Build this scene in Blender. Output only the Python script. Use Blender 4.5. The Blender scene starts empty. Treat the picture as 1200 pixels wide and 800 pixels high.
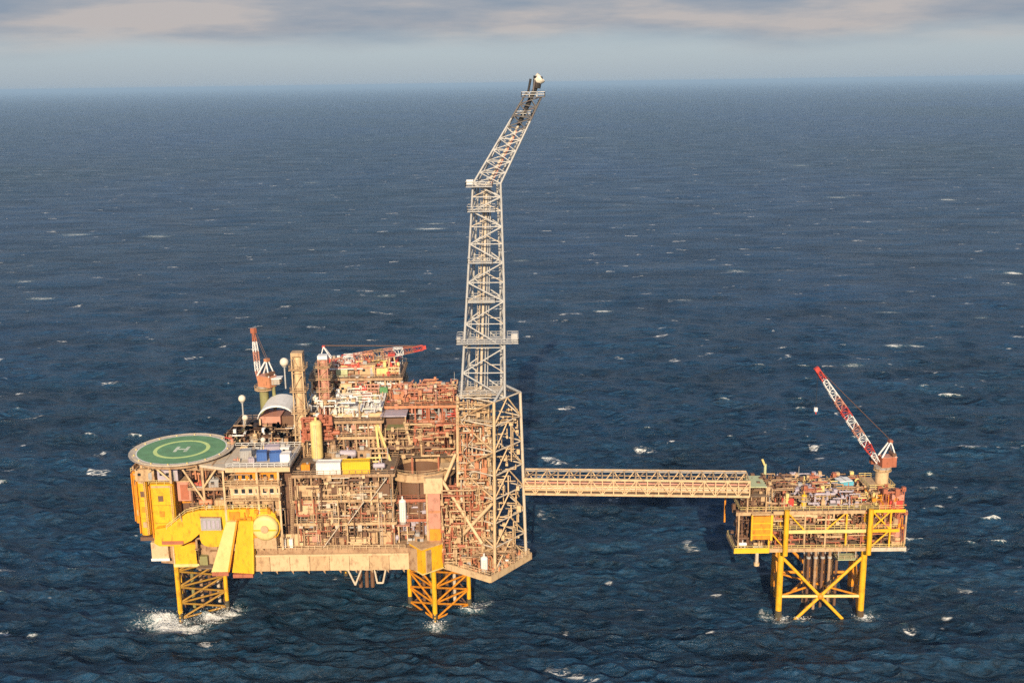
import bpy, math, random
import numpy as np
from mathutils import Matrix, Vector
R = math.radians
random.seed(7)
scene = bpy.context.scene
col = scene.collection

# ------------------------------------------------------------------ camera
CAM_H = 140.0
cam_d = bpy.data.cameras.new("camera")
cam = bpy.data.objects.new("camera", cam_d)
col.objects.link(cam)
pitch = math.atan(303 / 1270); roll = math.atan(17 / 1200)
fwd = Vector((0, math.cos(pitch), -math.sin(pitch)))
upv = Vector((0, math.sin(pitch), math.cos(pitch)))
rgt = Vector((1, 0, 0))
cx = math.cos(roll) * rgt - math.sin(roll) * upv
cy = math.sin(roll) * rgt + math.cos(roll) * upv
m = Matrix((cx, cy, -fwd)).transposed().to_4x4()
m.translation = (0, 0, CAM_H)
cam.matrix_world = m
cam_d.sensor_width = 36
cam_d.lens = 36 * 1270 / 1200
cam_d.clip_start = 1
cam_d.clip_end = 200000
scene.camera = cam

# ------------------------------------------------------------------ light and sky
SUN_EL = 23.5      # degrees above the horizon
SUN_AZ = -3.0      # degrees to the right of straight behind the camera
sd = Vector((math.sin(R(SUN_AZ)) * math.cos(R(SUN_EL)), -math.cos(R(SUN_AZ)) * math.cos(R(SUN_EL)), math.sin(R(SUN_EL))))
sun_d = bpy.data.lights.new("sun", 'SUN')
sun_d.energy = 5.0
sun_d.angle = R(0.6)
sun_d.color = (1.0, 0.80, 0.55)
sun = bpy.data.objects.new("sun", sun_d)
col.objects.link(sun)
sun.rotation_euler = sd.to_track_quat('Z', 'Y').to_euler()

world = bpy.data.worlds.new("World")
scene.world = world
world.use_nodes = True
wn = world.node_tree.nodes; wl = world.node_tree.links
wn.clear()
def wnode(t, **k):
    n = wn.new(t)
    for a, b in k.items(): setattr(n, a, b)
    return n
wo = wnode('ShaderNodeOutputWorld')
sky = wnode('ShaderNodeTexSky', sky_type='NISHITA', sun_disc=False)
sky.sun_elevation = R(SUN_EL)
sky.sun_rotation = math.atan2(sd.x, sd.y)
sky.altitude = 100
sky.air_density = 1.0; sky.dust_density = 1.2; sky.ozone_density = 1.6
bg1 = wnode('ShaderNodeBackground'); bg1.inputs[1].default_value = 0.105
wl.new(sky.outputs[0], bg1.inputs[0])
bg2 = wnode('ShaderNodeBackground'); bg2.inputs[1].default_value = 1.0
tc = wnode('ShaderNodeTexCoord')
sep = wnode('ShaderNodeSeparateXYZ'); wl.new(tc.outputs['Generated'], sep.inputs[0])
mp = wnode('ShaderNodeMapping'); mp.inputs['Scale'].default_value = (1.9, 1.9, 9); mp.inputs['Location'].default_value = (0.37, 0.2, 0.1)
wl.new(tc.outputs['Generated'], mp.inputs[0])
n1 = wnode('ShaderNodeTexNoise'); n1.inputs['Scale'].default_value = 1.7; n1.inputs['Detail'].default_value = 6; n1.inputs['Roughness'].default_value = 0.52
wl.new(mp.outputs[0], n1.inputs[0])
mp2 = wnode('ShaderNodeMapping'); mp2.inputs['Scale'].default_value = (2.2, 2.2, 15); mp2.inputs['Location'].default_value = (3.1, 1.0, 0.4)
wl.new(tc.outputs['Generated'], mp2.inputs[0])
n2 = wnode('ShaderNodeTexNoise'); n2.inputs['Scale'].default_value = 2.0; n2.inputs['Detail'].default_value = 7; n2.inputs['Roughness'].default_value = 0.55
wl.new(mp2.outputs[0], n2.inputs[0])
# how much cloud: none in the lowest two degrees, then a broken layer
add = wnode('ShaderNodeMath', operation='MULTIPLY_ADD'); wl.new(n1.outputs[0], add.inputs[0]); add.inputs[1].default_value = 0.05; wl.new(sep.outputs[2], add.inputs[2])
mr = wnode('ShaderNodeMapRange', interpolation_type='SMOOTHSTEP'); wl.new(add.outputs[0], mr.inputs[0])
mr.inputs[1].default_value = 0.048; mr.inputs[2].default_value = 0.076; mr.inputs[3].default_value = 0.0; mr.inputs[4].default_value = 0.86
ramp = wnode('ShaderNodeValToRGB')
ramp.color_ramp.elements[0].position = 0.40; ramp.color_ramp.elements[0].color = (0.20, 0.24, 0.305, 1)
ramp.color_ramp.elements[1].position = 0.60; ramp.color_ramp.elements[1].color = (0.42, 0.375, 0.36, 1)
e = ramp.color_ramp.elements.new(0.5); e.color = (0.285, 0.295, 0.33, 1)
wl.new(n2.outputs[0], ramp.inputs[0])
wl.new(ramp.outputs[0], bg2.inputs[0])
# the clear strip low over the sea
bg3 = wnode('ShaderNodeBackground'); bg3.inputs[0].default_value = (0.30, 0.37, 0.455, 1); bg3.inputs[1].default_value = 1.0
mlow = wnode('ShaderNodeMixShader'); mlow.inputs[0].default_value = 0.75
wl.new(bg1.outputs[0], mlow.inputs[1]); wl.new(bg3.outputs[0], mlow.inputs[2])
mlo2 = wnode('ShaderNodeMixShader')
mz = wnode('ShaderNodeMapRange', interpolation_type='SMOOTHSTEP'); wl.new(sep.outputs[2], mz.inputs[0])
mz.inputs[1].default_value = 0.05; mz.inputs[2].default_value = 0.28; mz.inputs[3].default_value = 0; mz.inputs[4].default_value = 1
wl.new(mz.outputs[0], mlo2.inputs[0]); wl.new(mlow.outputs[0], mlo2.inputs[1]); wl.new(bg1.outputs[0], mlo2.inputs[2])
mcl = wnode('ShaderNodeMath', operation='MULTIPLY'); wl.new(mr.outputs[0], mcl.inputs[0])
mz2 = wnode('ShaderNodeMapRange', interpolation_type='SMOOTHSTEP'); wl.new(sep.outputs[2], mz2.inputs[0])
mz2.inputs[1].default_value = 0.09; mz2.inputs[2].default_value = 0.30; mz2.inputs[3].default_value = 1; mz2.inputs[4].default_value = 0.15
wl.new(mz2.outputs[0], mcl.inputs[1])
mx = wnode('ShaderNodeMixShader')
wl.new(mcl.outputs[0], mx.inputs[0]); wl.new(mlo2.outputs[0], mx.inputs[1]); wl.new(bg2.outputs[0], mx.inputs[2])
wl.new(mx.outputs[0], wo.inputs[0])

scene.view_settings.view_transform = 'Standard'
scene.view_settings.look = 'None'
scene.view_settings.exposure = 0.3
scene.view_settings.gamma = 1.0
scene.cycles.use_denoising = False
scene.cycles.sample_clamp_direct = 1.6
scene.cycles.sample_clamp_indirect = 2.5
scene.cycles.max_bounces = 6
scene.cycles.volume_bounces = 0
scene.cycles.caustics_reflective = False

# ------------------------------------------------------------------ materials
def new_mat(name):
    mt = bpy.data.materials.new(name); mt.use_nodes = True
    nt = mt.node_tree
    return mt, nt, nt.nodes['Principled BSDF']
def paint(name, c, rust=0.35, rough=0.55, metal=0.0, rustc=(0.13, 0.045, 0.018), vary=0.35):
    """weathered paint: patches of fading, rust streaks running down, grime"""
    mt, nt, b = new_mat(name)
    N = nt.nodes.new; L = nt.links.new
    geo = N('ShaderNodeNewGeometry')
    mpn = N('ShaderNodeMapping'); mpn.inputs['Scale'].default_value = (1.1, 1.1, 0.5)
    L(geo.outputs['Position'], mpn.inputs[0])
    ns = N('ShaderNodeTexNoise'); ns.inputs['Scale'].default_value = 0.9; ns.inputs['Detail'].default_value = 5; ns.inputs['Roughness'].default_value = 0.65
    L(mpn.outputs[0], ns.inputs[0])
    nb = N('ShaderNodeTexNoise'); nb.inputs['Scale'].default_value = 0.45; nb.inputs['Detail'].default_value = 3
    L(geo.outputs['Position'], nb.inputs[0])
    r1 = N('ShaderNodeMapRange'); r1.inputs[1].default_value = 0.60 - 0.22 * rust; r1.inputs[2].default_value = 0.78 - 0.12 * rust
    r1.inputs[3].default_value = 0; r1.inputs[4].default_value = min(0.8, 0.2 + rust); L(ns.outputs[0], r1.inputs[0])
    fade = N('ShaderNodeMix'); fade.data_type = 'RGBA'
    fade.inputs['A'].default_value = (*[x * (1 - vary * 0.55) for x in c], 1)
    fade.inputs['B'].default_value = (*[min(0.85, x * (1 + vary * 0.55)) for x in c], 1)
    L(nb.outputs[0], fade.inputs['Factor'])
    mixr = N('ShaderNodeMix'); mixr.data_type = 'RGBA'
    L(r1.outputs[0], mixr.inputs['Factor']); L(fade.outputs['Result'], mixr.inputs['A'])
    mixr.inputs['B'].default_value = (*rustc, 1)
    L(mixr.outputs['Result'], b.inputs['Base Color'])
    b.inputs['Roughness'].default_value = rough
    b.inputs['Metallic'].default_value = metal
    bp = N('ShaderNodeBump'); bp.inputs['Strength'].default_value = 0.25; bp.inputs['Distance'].default_value = 0.06
    L(ns.outputs[0], bp.inputs['Height']); L(bp.outputs[0], b.inputs['Normal'])
    return mt
M = {
 'cream':  paint('cream_paint', (0.53, 0.36, 0.20), 0.5),
 'cream2': paint('pale_cream_paint', (0.63, 0.45, 0.26), 0.4),
 'sand':   paint('sand_paint', (0.40, 0.26, 0.15), 0.55),
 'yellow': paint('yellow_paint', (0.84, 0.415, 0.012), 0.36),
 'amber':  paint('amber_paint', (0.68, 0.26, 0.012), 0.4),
 'ochre':  paint('ochre_paint', (0.40, 0.22, 0.03), 0.5),
 'lemon':  paint('bright_yellow_paint', (0.82, 0.47, 0.02), 0.12),
 'straw':  paint('straw_paint', (0.72, 0.56, 0.22), 0.2),
 'white':  paint('white_paint', (0.78, 0.76, 0.72), 0.12),
 'grey':   paint('grey_paint', (0.36, 0.35, 0.34), 0.3),
 'lilac':  paint('lilac_grey_paint', (0.42, 0.37, 0.43), 0.3),
 'galv':   paint('galvanised_steel', (0.45, 0.445, 0.435), 0.25, 0.5, 0.15),
 'galvw':  paint('warm_galvanised_steel', (0.60, 0.51, 0.40), 0.35, 0.55, 0.1),
 'rust':   paint('rust_red_primer', (0.40, 0.13, 0.07), 0.45),
 'brick':  paint('orange_rust_paint', (0.52, 0.22, 0.11), 0.4),
 'red':    paint('red_paint', (0.52, 0.055, 0.04), 0.2),
 'pink':   paint('faded_red_paint', (0.52, 0.25, 0.18), 0.3),
 'brown':  paint('brown_steel', (0.16, 0.085, 0.05), 0.4),
 'dark':   paint('dark_grating', (0.055, 0.040, 0.034), 0.3, 0.8),  # also colours the sheets standing in for shade inside the modules
 'deck':   paint('deck_plate', (0.20, 0.145, 0.10), 0.5, 0.8),
 'blue':   paint('blue_paint', (0.05, 0.13, 0.38), 0.15),
 'teal':   paint('light_blue_paint', (0.12, 0.42, 0.55), 0.15),
 'green':  paint('green_paint', (0.10, 0.26, 0.10), 0.2),
 'pgreen': paint('pale_green_paint', (0.48, 0.52, 0.30), 0.25),
 'olive':  paint('olive_paint', (0.25, 0.24, 0.10), 0.35),
 'helig':  paint('helideck_green', (0.13, 0.285, 0.14), 0.3, 0.75, rustc=(0.16, 0.17, 0.12), vary=0.6),
 'helip':  paint('helideck_grey', (0.54, 0.46, 0.36), 0.25, 0.75),
 'helih': paint('worn_white_marking', (0.62, 0.66, 0.55), 0.6, 0.75, rustc=(0.12, 0.22, 0.11)),
 'lime':   paint('lime_marking', (0.56, 0.70, 0.26), 0.2, 0.7),
 'offw':  paint('off_white_paint', (0.70, 0.64, 0.54), 0.25),
 'black':  paint('soot_black', (0.022, 0.020, 0.019), 0.15, 0.75),
 'soot':   paint('sooty_steel', (0.13, 0.12, 0.115), 0.4, 0.7),
 'marine': paint('marine_growth', (0.07, 0.06, 0.035), 0.5, 0.8),
}
gm, gnt, gb = new_mat('dark_glass')
gb.inputs['Base Color'].default_value = (0.02, 0.025, 0.03, 1); gb.inputs['Roughness'].default_value = 0.15
M['glass'] = gm
PALN = {'cream': 'cream', 'cream2': 'pale cream', 'sand': 'sand-coloured', 'yellow': 'yellow', 'amber': 'orange-yellow', 'lemon': 'bright yellow',
        'straw': 'straw-yellow', 'white': 'white', 'grey': 'grey', 'lilac': 'lilac-grey', 'galv': 'galvanised', 'galvw': 'galvanised', 'offw': 'off-white', 'rust': 'rust-red', 'brick': 'orange-brown',
        'red': 'red', 'pink': 'faded pink', 'brown': 'dark brown', 'blue': 'blue', 'teal': 'light blue', 'green': 'green', 'pgreen': 'pale green', 'olive': 'olive'}

# ------------------------------------------------------------------ mesh helpers
def frame(a, b):
    a = Vector(a); b = Vector(b); d = b - a; L = d.length
    z = d / L
    x = z.cross(Vector((0, 0, 1)))
    if x.length < 1e-4: x = Vector((1, 0, 0))
    x.normalize(); y = z.cross(x)
    mm = Matrix((x, y, z)).transposed().to_4x4(); mm.translation = a
    return mm, L
class B:
    def __init__(s): s.v = []; s.f = []; s.sm = []
    def add(s, vs, fs, smooth=False):
        k = len(s.v); s.v += [tuple(v) for v in vs]
        s.f += [tuple(i + k for i in q) for q in fs]; s.sm += [smooth] * len(fs)
    def box(s, c, d, mat=None):
        x, y, z = d[0] / 2, d[1] / 2, d[2] / 2
        vs = [Vector((i, j, k)) for i in (-x, x) for j in (-y, y) for k in (-z, z)]
        if mat: vs = [mat @ v for v in vs]
        c = Vector(c)
        s.add([v + c for v in vs], [(0, 1, 3, 2), (4, 6, 7, 5), (0, 4, 5, 1), (2, 3, 7, 6), (0, 2, 6, 4), (1, 5, 7, 3)])
    def beam(s, a, b, w, h=None):
        h = h or w
        mm, L = frame(a, b)
        vs = [mm @ Vector((i * w / 2, j * h / 2, k * L)) for i in (-1, 1) for j in (-1, 1) for k in (0, 1)]
        s.add(vs, [(0, 1, 3, 2), (4, 6, 7, 5), (0, 4, 5, 1), (2, 3, 7, 6), (0, 2, 6, 4), (1, 5, 7, 3)])
    def rod(s, a, b, r, r2=None, n=6, caps=True):
        r2 = r if r2 is None else r2
        mm, L = frame(a, b)
        ra = [mm @ Vector((r * math.cos(2 * math.pi * i / n), r * math.sin(2 * math.pi * i / n), 0)) for i in range(n)]
        rb = [mm @ Vector((r2 * math.cos(2 * math.pi * i / n), r2 * math.sin(2 * math.pi * i / n), L)) for i in range(n)]
        s.add(ra + rb, [(i, (i + 1) % n, n + (i + 1) % n, n + i) for i in range(n)], True)
        if caps:
            s.add(ra, [tuple(range(n))[::-1]]); s.add(rb, [tuple(range(n))])
    def lathe(s, c, prof, n=16, axis=None, smooth=True):
        """prof: (radius, height) rows turned about +Z at c, or about axis"""
        mm = Matrix.Translation(Vector(c))
        if axis is not None: mm = mm @ Vector(axis).to_track_quat('Z', 'Y').to_matrix().to_4x4()
        vs = []; fs = []
        for (r, h) in prof:
            for i in range(n):
                t = 2 * math.pi * i / n
                vs.append(mm @ Vector((r * math.cos(t), r * math.sin(t), h)))
        for j in range(len(prof) - 1):
            for i in range(n):
                fs.append((j * n + i, j * n + (i + 1) % n, (j + 1) * n + (i + 1) % n, (j + 1) * n + i))
        s.add(vs, fs, smooth)
    def prism(s, poly, y0, y1):
        """polygon in XZ extruded from y0 to y1"""
        n = len(poly)
        vs = [Vector((x, y0, z)) for x, z in poly] + [Vector((x, y1, z)) for x, z in poly]
        s.add(vs, [tuple(range(n)), tuple(range(2 * n - 1, n - 1, -1))] + [(i, i + n, (i + 1) % n + n, (i + 1) % n) for i in range(n)])
    def plate(s, poly, z0, z1):
        n = len(poly)
        vs = [Vector((x, y, z0)) for x, y in poly] + [Vector((x, y, z1)) for x, y in poly]
        s.add(vs, [tuple(range(n - 1, -1, -1)), tuple(range(n, 2 * n))] + [(i, (i + 1) % n, (i + 1) % n + n, i + n) for i in range(n)])
    def mesh(s, name, mat, M_=None):
        me = bpy.data.meshes.new(name)
        vs = [M_ @ Vector(v) for v in s.v] if M_ else s.v
        me.from_pydata([tuple(v) for v in vs], [], s.f)
        me.polygons.foreach_set('use_smooth', s.sm)
        me.materials.append(mat); me.update()
        return me
UNIT = {}
def unit(kind, mat, n=8, taper=1.0):
    k = (kind, mat, n, round(taper, 2))
    if k not in UNIT:
        b = B()
        if kind == 'box': b.box((0, 0, 0), (1, 1, 1))
        elif kind == 'rod': b.rod((0, 0, 0), (0, 0, 1), 1, taper, n)
        elif kind == 'dome': b.lathe((0, 0, 0), [(math.cos(t), math.sin(t)) for t in [i * math.pi / 10 for i in range(5)]] + [(0.001, 1)], n)
        elif kind == 'ball': b.lathe((0, 0, 0), [(max(0.001, math.cos(t)), math.sin(t)) for t in [-math.pi / 2 + i * math.pi / 10 for i in range(11)]], n)
        UNIT[k] = b.mesh(kind + '_' + mat, M[mat])
    return UNIT[k]
W = {}
I4 = Matrix.Identity(4)
class T:
    """a thing: an Empty at its base with its parts as children. rz=None: coordinates are world; else local to loc/rz"""
    def __init__(s, name, label, cat, loc, rz=None, group=None, kind=None):
        o = bpy.data.objects.new(name, None); col.objects.link(o); o.empty_display_size = 0.5
        s.root = o; s.M = Matrix.Translation(Vector(loc)) @ Matrix.Rotation(rz or 0, 4, 'Z')
        o.matrix_basis = s.M; W[o] = s.M
        s.X = s.M if rz is not None else I4
        s.inv = s.M.inverted()
        if kind: o['kind'] = kind
        o['label'] = label; o['category'] = cat
        if group: o['group'] = group
    def _link(s, name, me, Mw, p, kind=None, label=None):
        o = bpy.data.objects.new(name, me); col.objects.link(o)
        p = p or s.root
        o.parent = p; o.matrix_parent_inverse = W[p].inverted(); o.matrix_basis = Mw; W[o] = Mw
        if kind: o['kind'] = kind
        if label: o['label'] = label
        return o
    def box(s, name, mat, c, d, p=None, rot=None, label=None):
        Mw = s.X @ Matrix.Translation(Vector(c)) @ (rot or I4) @ Matrix.Diagonal((*d, 1))
        return s._link(name, unit('box', mat), Mw, p, label=label)
    def bx(s, name, mat, x0, x1, y0, y1, z0, z1, p=None, label=None):
        return s.box(name, mat, ((x0 + x1) / 2, (y0 + y1) / 2, (z0 + z1) / 2), (x1 - x0, y1 - y0, z1 - z0), p, label=label)
    def beam(s, name, mat, a, b, w, h=None, p=None):
        mm, L = frame(a, b)
        Mw = s.X @ mm @ Matrix.Diagonal((w, h or w, L, 1)) @ Matrix.Translation((0, 0, 0.5))
        return s._link(name, unit('box', mat), Mw, p)
    def rod(s, name, mat, a, b, r, r2=None, n=8, p=None, label=None):
        mm, L = frame(a, b)
        return s._link(name, unit('rod', mat, n, (r2 / r if r2 is not None else 1.0)), s.X @ mm @ Matrix.Diagonal((r, r, L, 1)), p, label=label)
    def dome(s, name, mat, c, r, h=None, axis=None, n=14, p=None):
        q = Vector(axis).to_track_quat('Z', 'Y').to_matrix().to_4x4() if axis is not None else I4
        return s._link(name, unit('dome', mat, n), s.X @ Matrix.Translation(Vector(c)) @ q @ Matrix.Diagonal((r, r, h or r, 1)), p)
    def ball(s, name, mat, c, r, p=None):
        return s._link(name, unit('ball', mat, 14), s.X @ Matrix.Translation(Vector(c)) @ Matrix.Diagonal((r, r, r, 1)), p)
    def mesh(s, name, mat, b, p=None, kind=None, label=None):
        if s.X is I4: return s._link(name, b.mesh(name, M[mat], s.inv), s.M, p, kind, label)
        return s._link(name, b.mesh(name, M[mat]), s.M, p, kind, label)
V = Vector
def lerp(a, b, t): return V(a) * (1 - t) + V(b) * t

def rail_b(b, pts, h=1.1, step=1.6, r=0.05, closed=False):
    pts = [V(p) for p in pts]
    if closed: pts = pts + [pts[0]]
    for a, c in zip(pts, pts[1:]):
        n = max(1, int((c - a).length / step))
        for k in (0.5, 1.0): b.beam(a + V((0, 0, h * k)), c + V((0, 0, h * k)), r * 1.6)
        for i in range(n + 1): 
            q = a.lerp(c, i / n); b.beam(q, q + V((0, 0, h)), r * 1.6)
def rect(x0, x1, y0, y1, z): return [(x0, y0, z), (x1, y0, z), (x1, y1, z), (x0, y1, z)]
def ladder_b(b, a, c, w=0.5):
    a = V(a); c = V(c); n = int((c - a).length / 0.5)
    for sx in (-w / 2, w / 2): b.beam(a + V((sx, 0, 0)), c + V((sx, 0, 0)), 0.08)
    for i in range(n):
        q = a.lerp(c, (i + .5) / n); b.beam(q - V((w / 2, 0, 0)), q + V((w / 2, 0, 0)), 0.06)
def lattice(t, bot, top, levels, rl, rb, ml, mb, pattern='X', faces=None, n=8, horiz=True, leg_name='leg', p=None):
    """chords from bot[i] to top[i]; at each level (0..1) rings of horizontals, between them diagonals"""
    k = len(bot)
    at = lambda i, u: lerp(bot[i % k], top[i % k], u)
    for i in (range(k) if leg_name != 'inner_chord' else []): t.rod(leg_name, ml, bot[i], top[i], rl, n=10, p=p)
    faces = faces if faces is not None else range(k)
    for i in faces:
        for j, u in enumerate(levels):
            if horiz: t.rod('horizontal_brace', mb, at(i, u), at(i + 1, u), rb, n=6, p=p)
            if j + 1 < len(levels):
                w = levels[j + 1]
                if pattern == 'X' or (pattern == 'Z' and (j + i) % 2 == 0):
                    t.rod('diagonal_brace', mb, at(i, u), at(i + 1, w), rb, n=6, p=p)
                if pattern == 'X' or (pattern == 'Z' and (j + i) % 2 == 1):
                    t.rod('diagonal_brace', mb, at(i + 1, u), at(i, w), rb, n=6, p=p)
                if pattern == 'K':
                    mid = (at(i, w) + at(i + 1, w)) / 2
                    t.rod('diagonal_brace', mb, at(i, u), mid, rb, n=6, p=p)
                    t.rod('diagonal_brace', mb, at(i + 1, u), mid, rb, n=6, p=p)
def pipework_b(b, x0, x1, y0, y1, z0, z1, n, rng, rr=(0.08, 0.28), bigs=0.15):
    """runs of pipe that turn at right angles, with flanges and little boxes"""
    for _ in range(n):
        q = V((rng.uniform(x0, x1), rng.uniform(y0, y1), rng.uniform(z0, z1)))
        r = rng.uniform(*rr) * (1.7 if rng.random() < bigs else 1)
        for s in range(rng.choice((1, 2, 2, 3))):
            ax = rng.choice((0, 0, 1, 2, 2)); L = rng.uniform(1.0, 6.0) * rng.choice((-1, 1))
            w = q.copy(); w[ax] += L
            w.x = min(max(w.x, x0), x1); w.y = min(max(w.y, y0), y1); w.z = min(max(w.z, z0), z1)
            if (w - q).length < 0.4: continue
            b.rod(q, w, r, n=6)
            if rng.random() < 0.4:
                c = q.lerp(w, 0.5); d = (w - q).normalized() * 0.12
                b.rod(c - d, c + d, r * 1.8, n=6)
            q = w
        if rng.random() < 0.35:
            s_ = rng.uniform(0.4, 1.1); b.box(q, (s_, s_, s_ * rng.uniform(0.6, 1.8)))

# ------------------------------------------------------------------ equipment kinds (each a thing with parts)
def eq_hvessel(name, lab, loc, L, r, m1, rz=0, group=None):
    t = T(name, lab, 'pressure vessel', loc, rz, group)
    zc = r + 0.5
    t.rod('shell', m1, (-L / 2, 0, zc), (L / 2, 0, zc), r, n=14)
    t.dome('end_cap', m1, (L / 2, 0, zc), r, r * 0.5, (1, 0, 0)); t.dome('end_cap', m1, (-L / 2, 0, zc), r, r * 0.5, (-1, 0, 0))
    for sx in (-L * .3, L * .3): t.box('saddle', 'grey', (sx, 0, zc / 2 - r * 0.2), (0.35, r * 1.5, zc - r * 0.4))
    t.rod('nozzle', m1, (0, 0, zc + r * .9), (0, 0, zc + r + 0.7), r * 0.22, n=8)
    return t
def eq_vvessel(name, lab, loc, h, r, m1, rz=0, group=None, rings=1):
    t = T(name, lab, 'vertical vessel', loc, rz, group)
    t.rod('skirt', 'grey', (0, 0, 0), (0, 0, 0.7), r * 0.9, n=12)
    t.rod('shell', m1, (0, 0, 0.7), (0, 0, h), r, n=16)
    t.dome('end_cap', m1, (0, 0, h), r, r * 0.55)
    t.rod('nozzle', m1, (0, 0, h + r * .4), (0, 0, h + r * .55 + .8), r * 0.2)
    for k in range(rings):
        z = h * (k + 1) / (rings + 0.6)
        b = B(); b.lathe((0, 0, z), [(r, 0), (r + 0.9, 0), (r + 0.9, 0.12), (r, 0.12)], 12, smooth=False)
        pl = t.mesh('platform', 'galvw', b)
        b = B(); rail_b(b, [((r + .85) * math.cos(a), (r + .85) * math.sin(a), z) for a in [i * math.pi / 4 for i in range(8)]], closed=True)
        t.mesh('handrail', 'cream2', b, p=pl)
    b = B(); ladder_b(b, (0, -r - 0.15, 0.2), (0, -r - 0.15, h)); t.mesh('ladder', 'galvw', b)
    return t
def eq_skid(name, lab, loc, L, w, h, m1, rz=0, group=None):
    t = T(name, lab, 'pump skid', loc, rz, group)
    t.box('base_frame', 'grey', (0, 0, 0.15), (L, w, 0.3))
    t.rod('motor', m1, (-L * .42, 0, .3 + h * .3), (-L * .02, 0, .3 + h * .3), h * .28, n=10)
    t.box('pump_casing', m1, (L * .18, 0, .3 + h * .3), (L * .26, w * .6, h * .55))
    t.rod('discharge_pipe', m1, (L * .18, 0, .3 + h * .5), (L * .18, 0, h + .3), h * .1)
    t.box('control_cabinet', 'cream2', (L * .42, 0, .3 + h * .35), (L * .1, w * .5, h * .7))
    return t
def eq_container(name, lab, loc, L, w, h, m1, rz=0, group=None):
    t = T(name, lab, 'container', loc, rz, group)
    b = B()
    n = max(4, int(L / 0.5))
    poly = []
    for i in range(n):   # corrugated long sides
        x = -L / 2 + L * i / n; s = L / n
        poly += [(x, -w / 2 + 0.07), (x + s * .35, -w / 2 + 0.07), (x + s * .5, -w / 2), (x + s * .85, -w / 2)]
    poly += [(L / 2, -w / 2 + .07), (L / 2, w / 2 - .05), (-L / 2, w / 2 - .05)]
    b.plate(poly, 0.15, h - 0.1)
    t.mesh('body', m1, b)
    b = B()
    for sx in (-1, 1):
        for sy in (-1, 1): b.box((sx * L / 2, sy * w / 2, h / 2), (0.18, 0.18, h))
        b.box((sx * L / 2, 0, h - .08), (.17, w - .2, .16))
    for sy in (-1, 1): b.box((0, sy * w / 2, h - .08), (L - .2, .17, .16)); b.box((0, sy * w / 2, .08), (L - .2, .17, .16))
    t.mesh('corner_frame', m1, b)
    t.box('door', m1, (L / 2 + 0.04, 0, h * .48), (0.07, w * .8, h * .8))
    return t
def eq_cabin(name, lab, loc, L, w, h, m1, rz=0, group=None):
    t = T(name, lab, 'cabin', loc, rz, group)
    t.box('wall', m1, (0, 0, h / 2), (L, w, h))
    t.box('roof', m1, (0, 0, h + .1), (L + .3, w + .3, .2))
    t.box('door', 'grey', (L * .28, -w / 2 - .04, h * .42), (.9, .08, h * .75))
    for k in range(max(1, int(L / 2.6))):
        wn_ = t.box('window', 'glass', (-L / 2 + 1.0 + k * 1.6, -w / 2 - .03, h * .6), (.8, .06, .7))
    t.box('air_unit', 'grey', (-L * .2, 0, h + .6), (1.1, 1.0, .8))
    return t
def eq_exchanger(name, lab, loc, L, r, m1, rz=0, group=None):
    t = T(name, lab, 'heat exchanger', loc, rz, group)
    for k, zz in enumerate((r + .5, 3 * r + .9)):
        t.rod('tube_shell', m1, (-L / 2, 0, zz), (L / 2, 0, zz), r, n=12)
        for sx in (-1, 1): t.rod('flange', 'grey', (sx * L / 2 - .1, 0, zz), (sx * L / 2 + .15, 0, zz), r * 1.2, n=12)
    for sx in (-.3, .3): t.box('saddle', 'grey', (sx * L, 0, r * .5), (.3, r * 1.6, r * 1.1))
    for sx in (-.35, .35): t.rod('nozzle', m1, (sx * L, 0, 3.9 * r + .8), (sx * L, 0, 4.2 * r + 1.4), r * .3)
    return t
def eq_manifold(name, lab, loc, L, w, h, m1, rz=0, group=None):
    t = T(name, lab, 'pipe manifold', loc, rz, group)
    for k in range(3):
        z = .5 + k * (h - .7) / 2
        t.rod('header_pipe', m1, (-L / 2, -w * .2 + .2 * k, z), (L / 2, -w * .2 + .2 * k, z), .24, n=8)
    n = max(3, int(L / .9))
    for i in range(n):
        x = -L / 2 + L * (i + .5) / n
        pp = t.rod('riser_pipe', m1, (x, w * .15, 0), (x, w * .15, h), .16, n=8)
        t.rod('valve', random.choice(('red', 'grey', 'brown', 'cream2')), (x, -.25, h * .55), (x, w * .15, h * .55), .32, n=8, p=pp)
    for sx in (-1, 1): t.box('support_post', 'grey', (sx * L / 2, 0, h / 2), (.2, w * .7, h))
    return t
def eq_tank(name, lab, loc, L, w, h, m1, rz=0, group=None):
    t = T(name, lab, 'storage tank', loc, rz, group)
    t.box('tank_body', m1, (0, 0, h * .5 + .2), (L, w, h))
    n = max(3, int(L / 1.1))
    for i in range(n + 1): t.box('stiffener', m1, (-L / 2 + L * i / n, -w / 2 - .06, h * .5 + .2), (.14, .12, h * .96))
    t.rod('hatch', 'grey', (L * .2, 0, h + .2), (L * .2, 0, h + .55), min(w, L) * .2, n=10)
    t.box('base_frame', 'grey', (0, 0, .1), (L * .96, w * .9, .2))
    return t
def eq_turbine(name, lab, loc, L, w, h, m1, rz=0, group=None):
    t = T(name, lab, 'turbine package', loc, rz, group)
    t.box('enclosure', m1, (0, 0, h * .4), (L, w, h * .8))
    for i in range(max(2, int(L / 1.6))): t.box('panel', m1, (-L / 2 + .85 + i * 1.6, -w / 2 - .05, h * .4), (1.3, .1, h * .62))
    t.box('air_intake', 'grey', (-L * .28, 0, h * .8 + .6), (L * .35, w * .8, 1.2))
    b = B(); b.rod((L * .25, 0, h * .8), (L * .25, 0, h + 1.8), w * .22, n=12); t.mesh('exhaust_stack', 'galvw', b)
    return t
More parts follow.
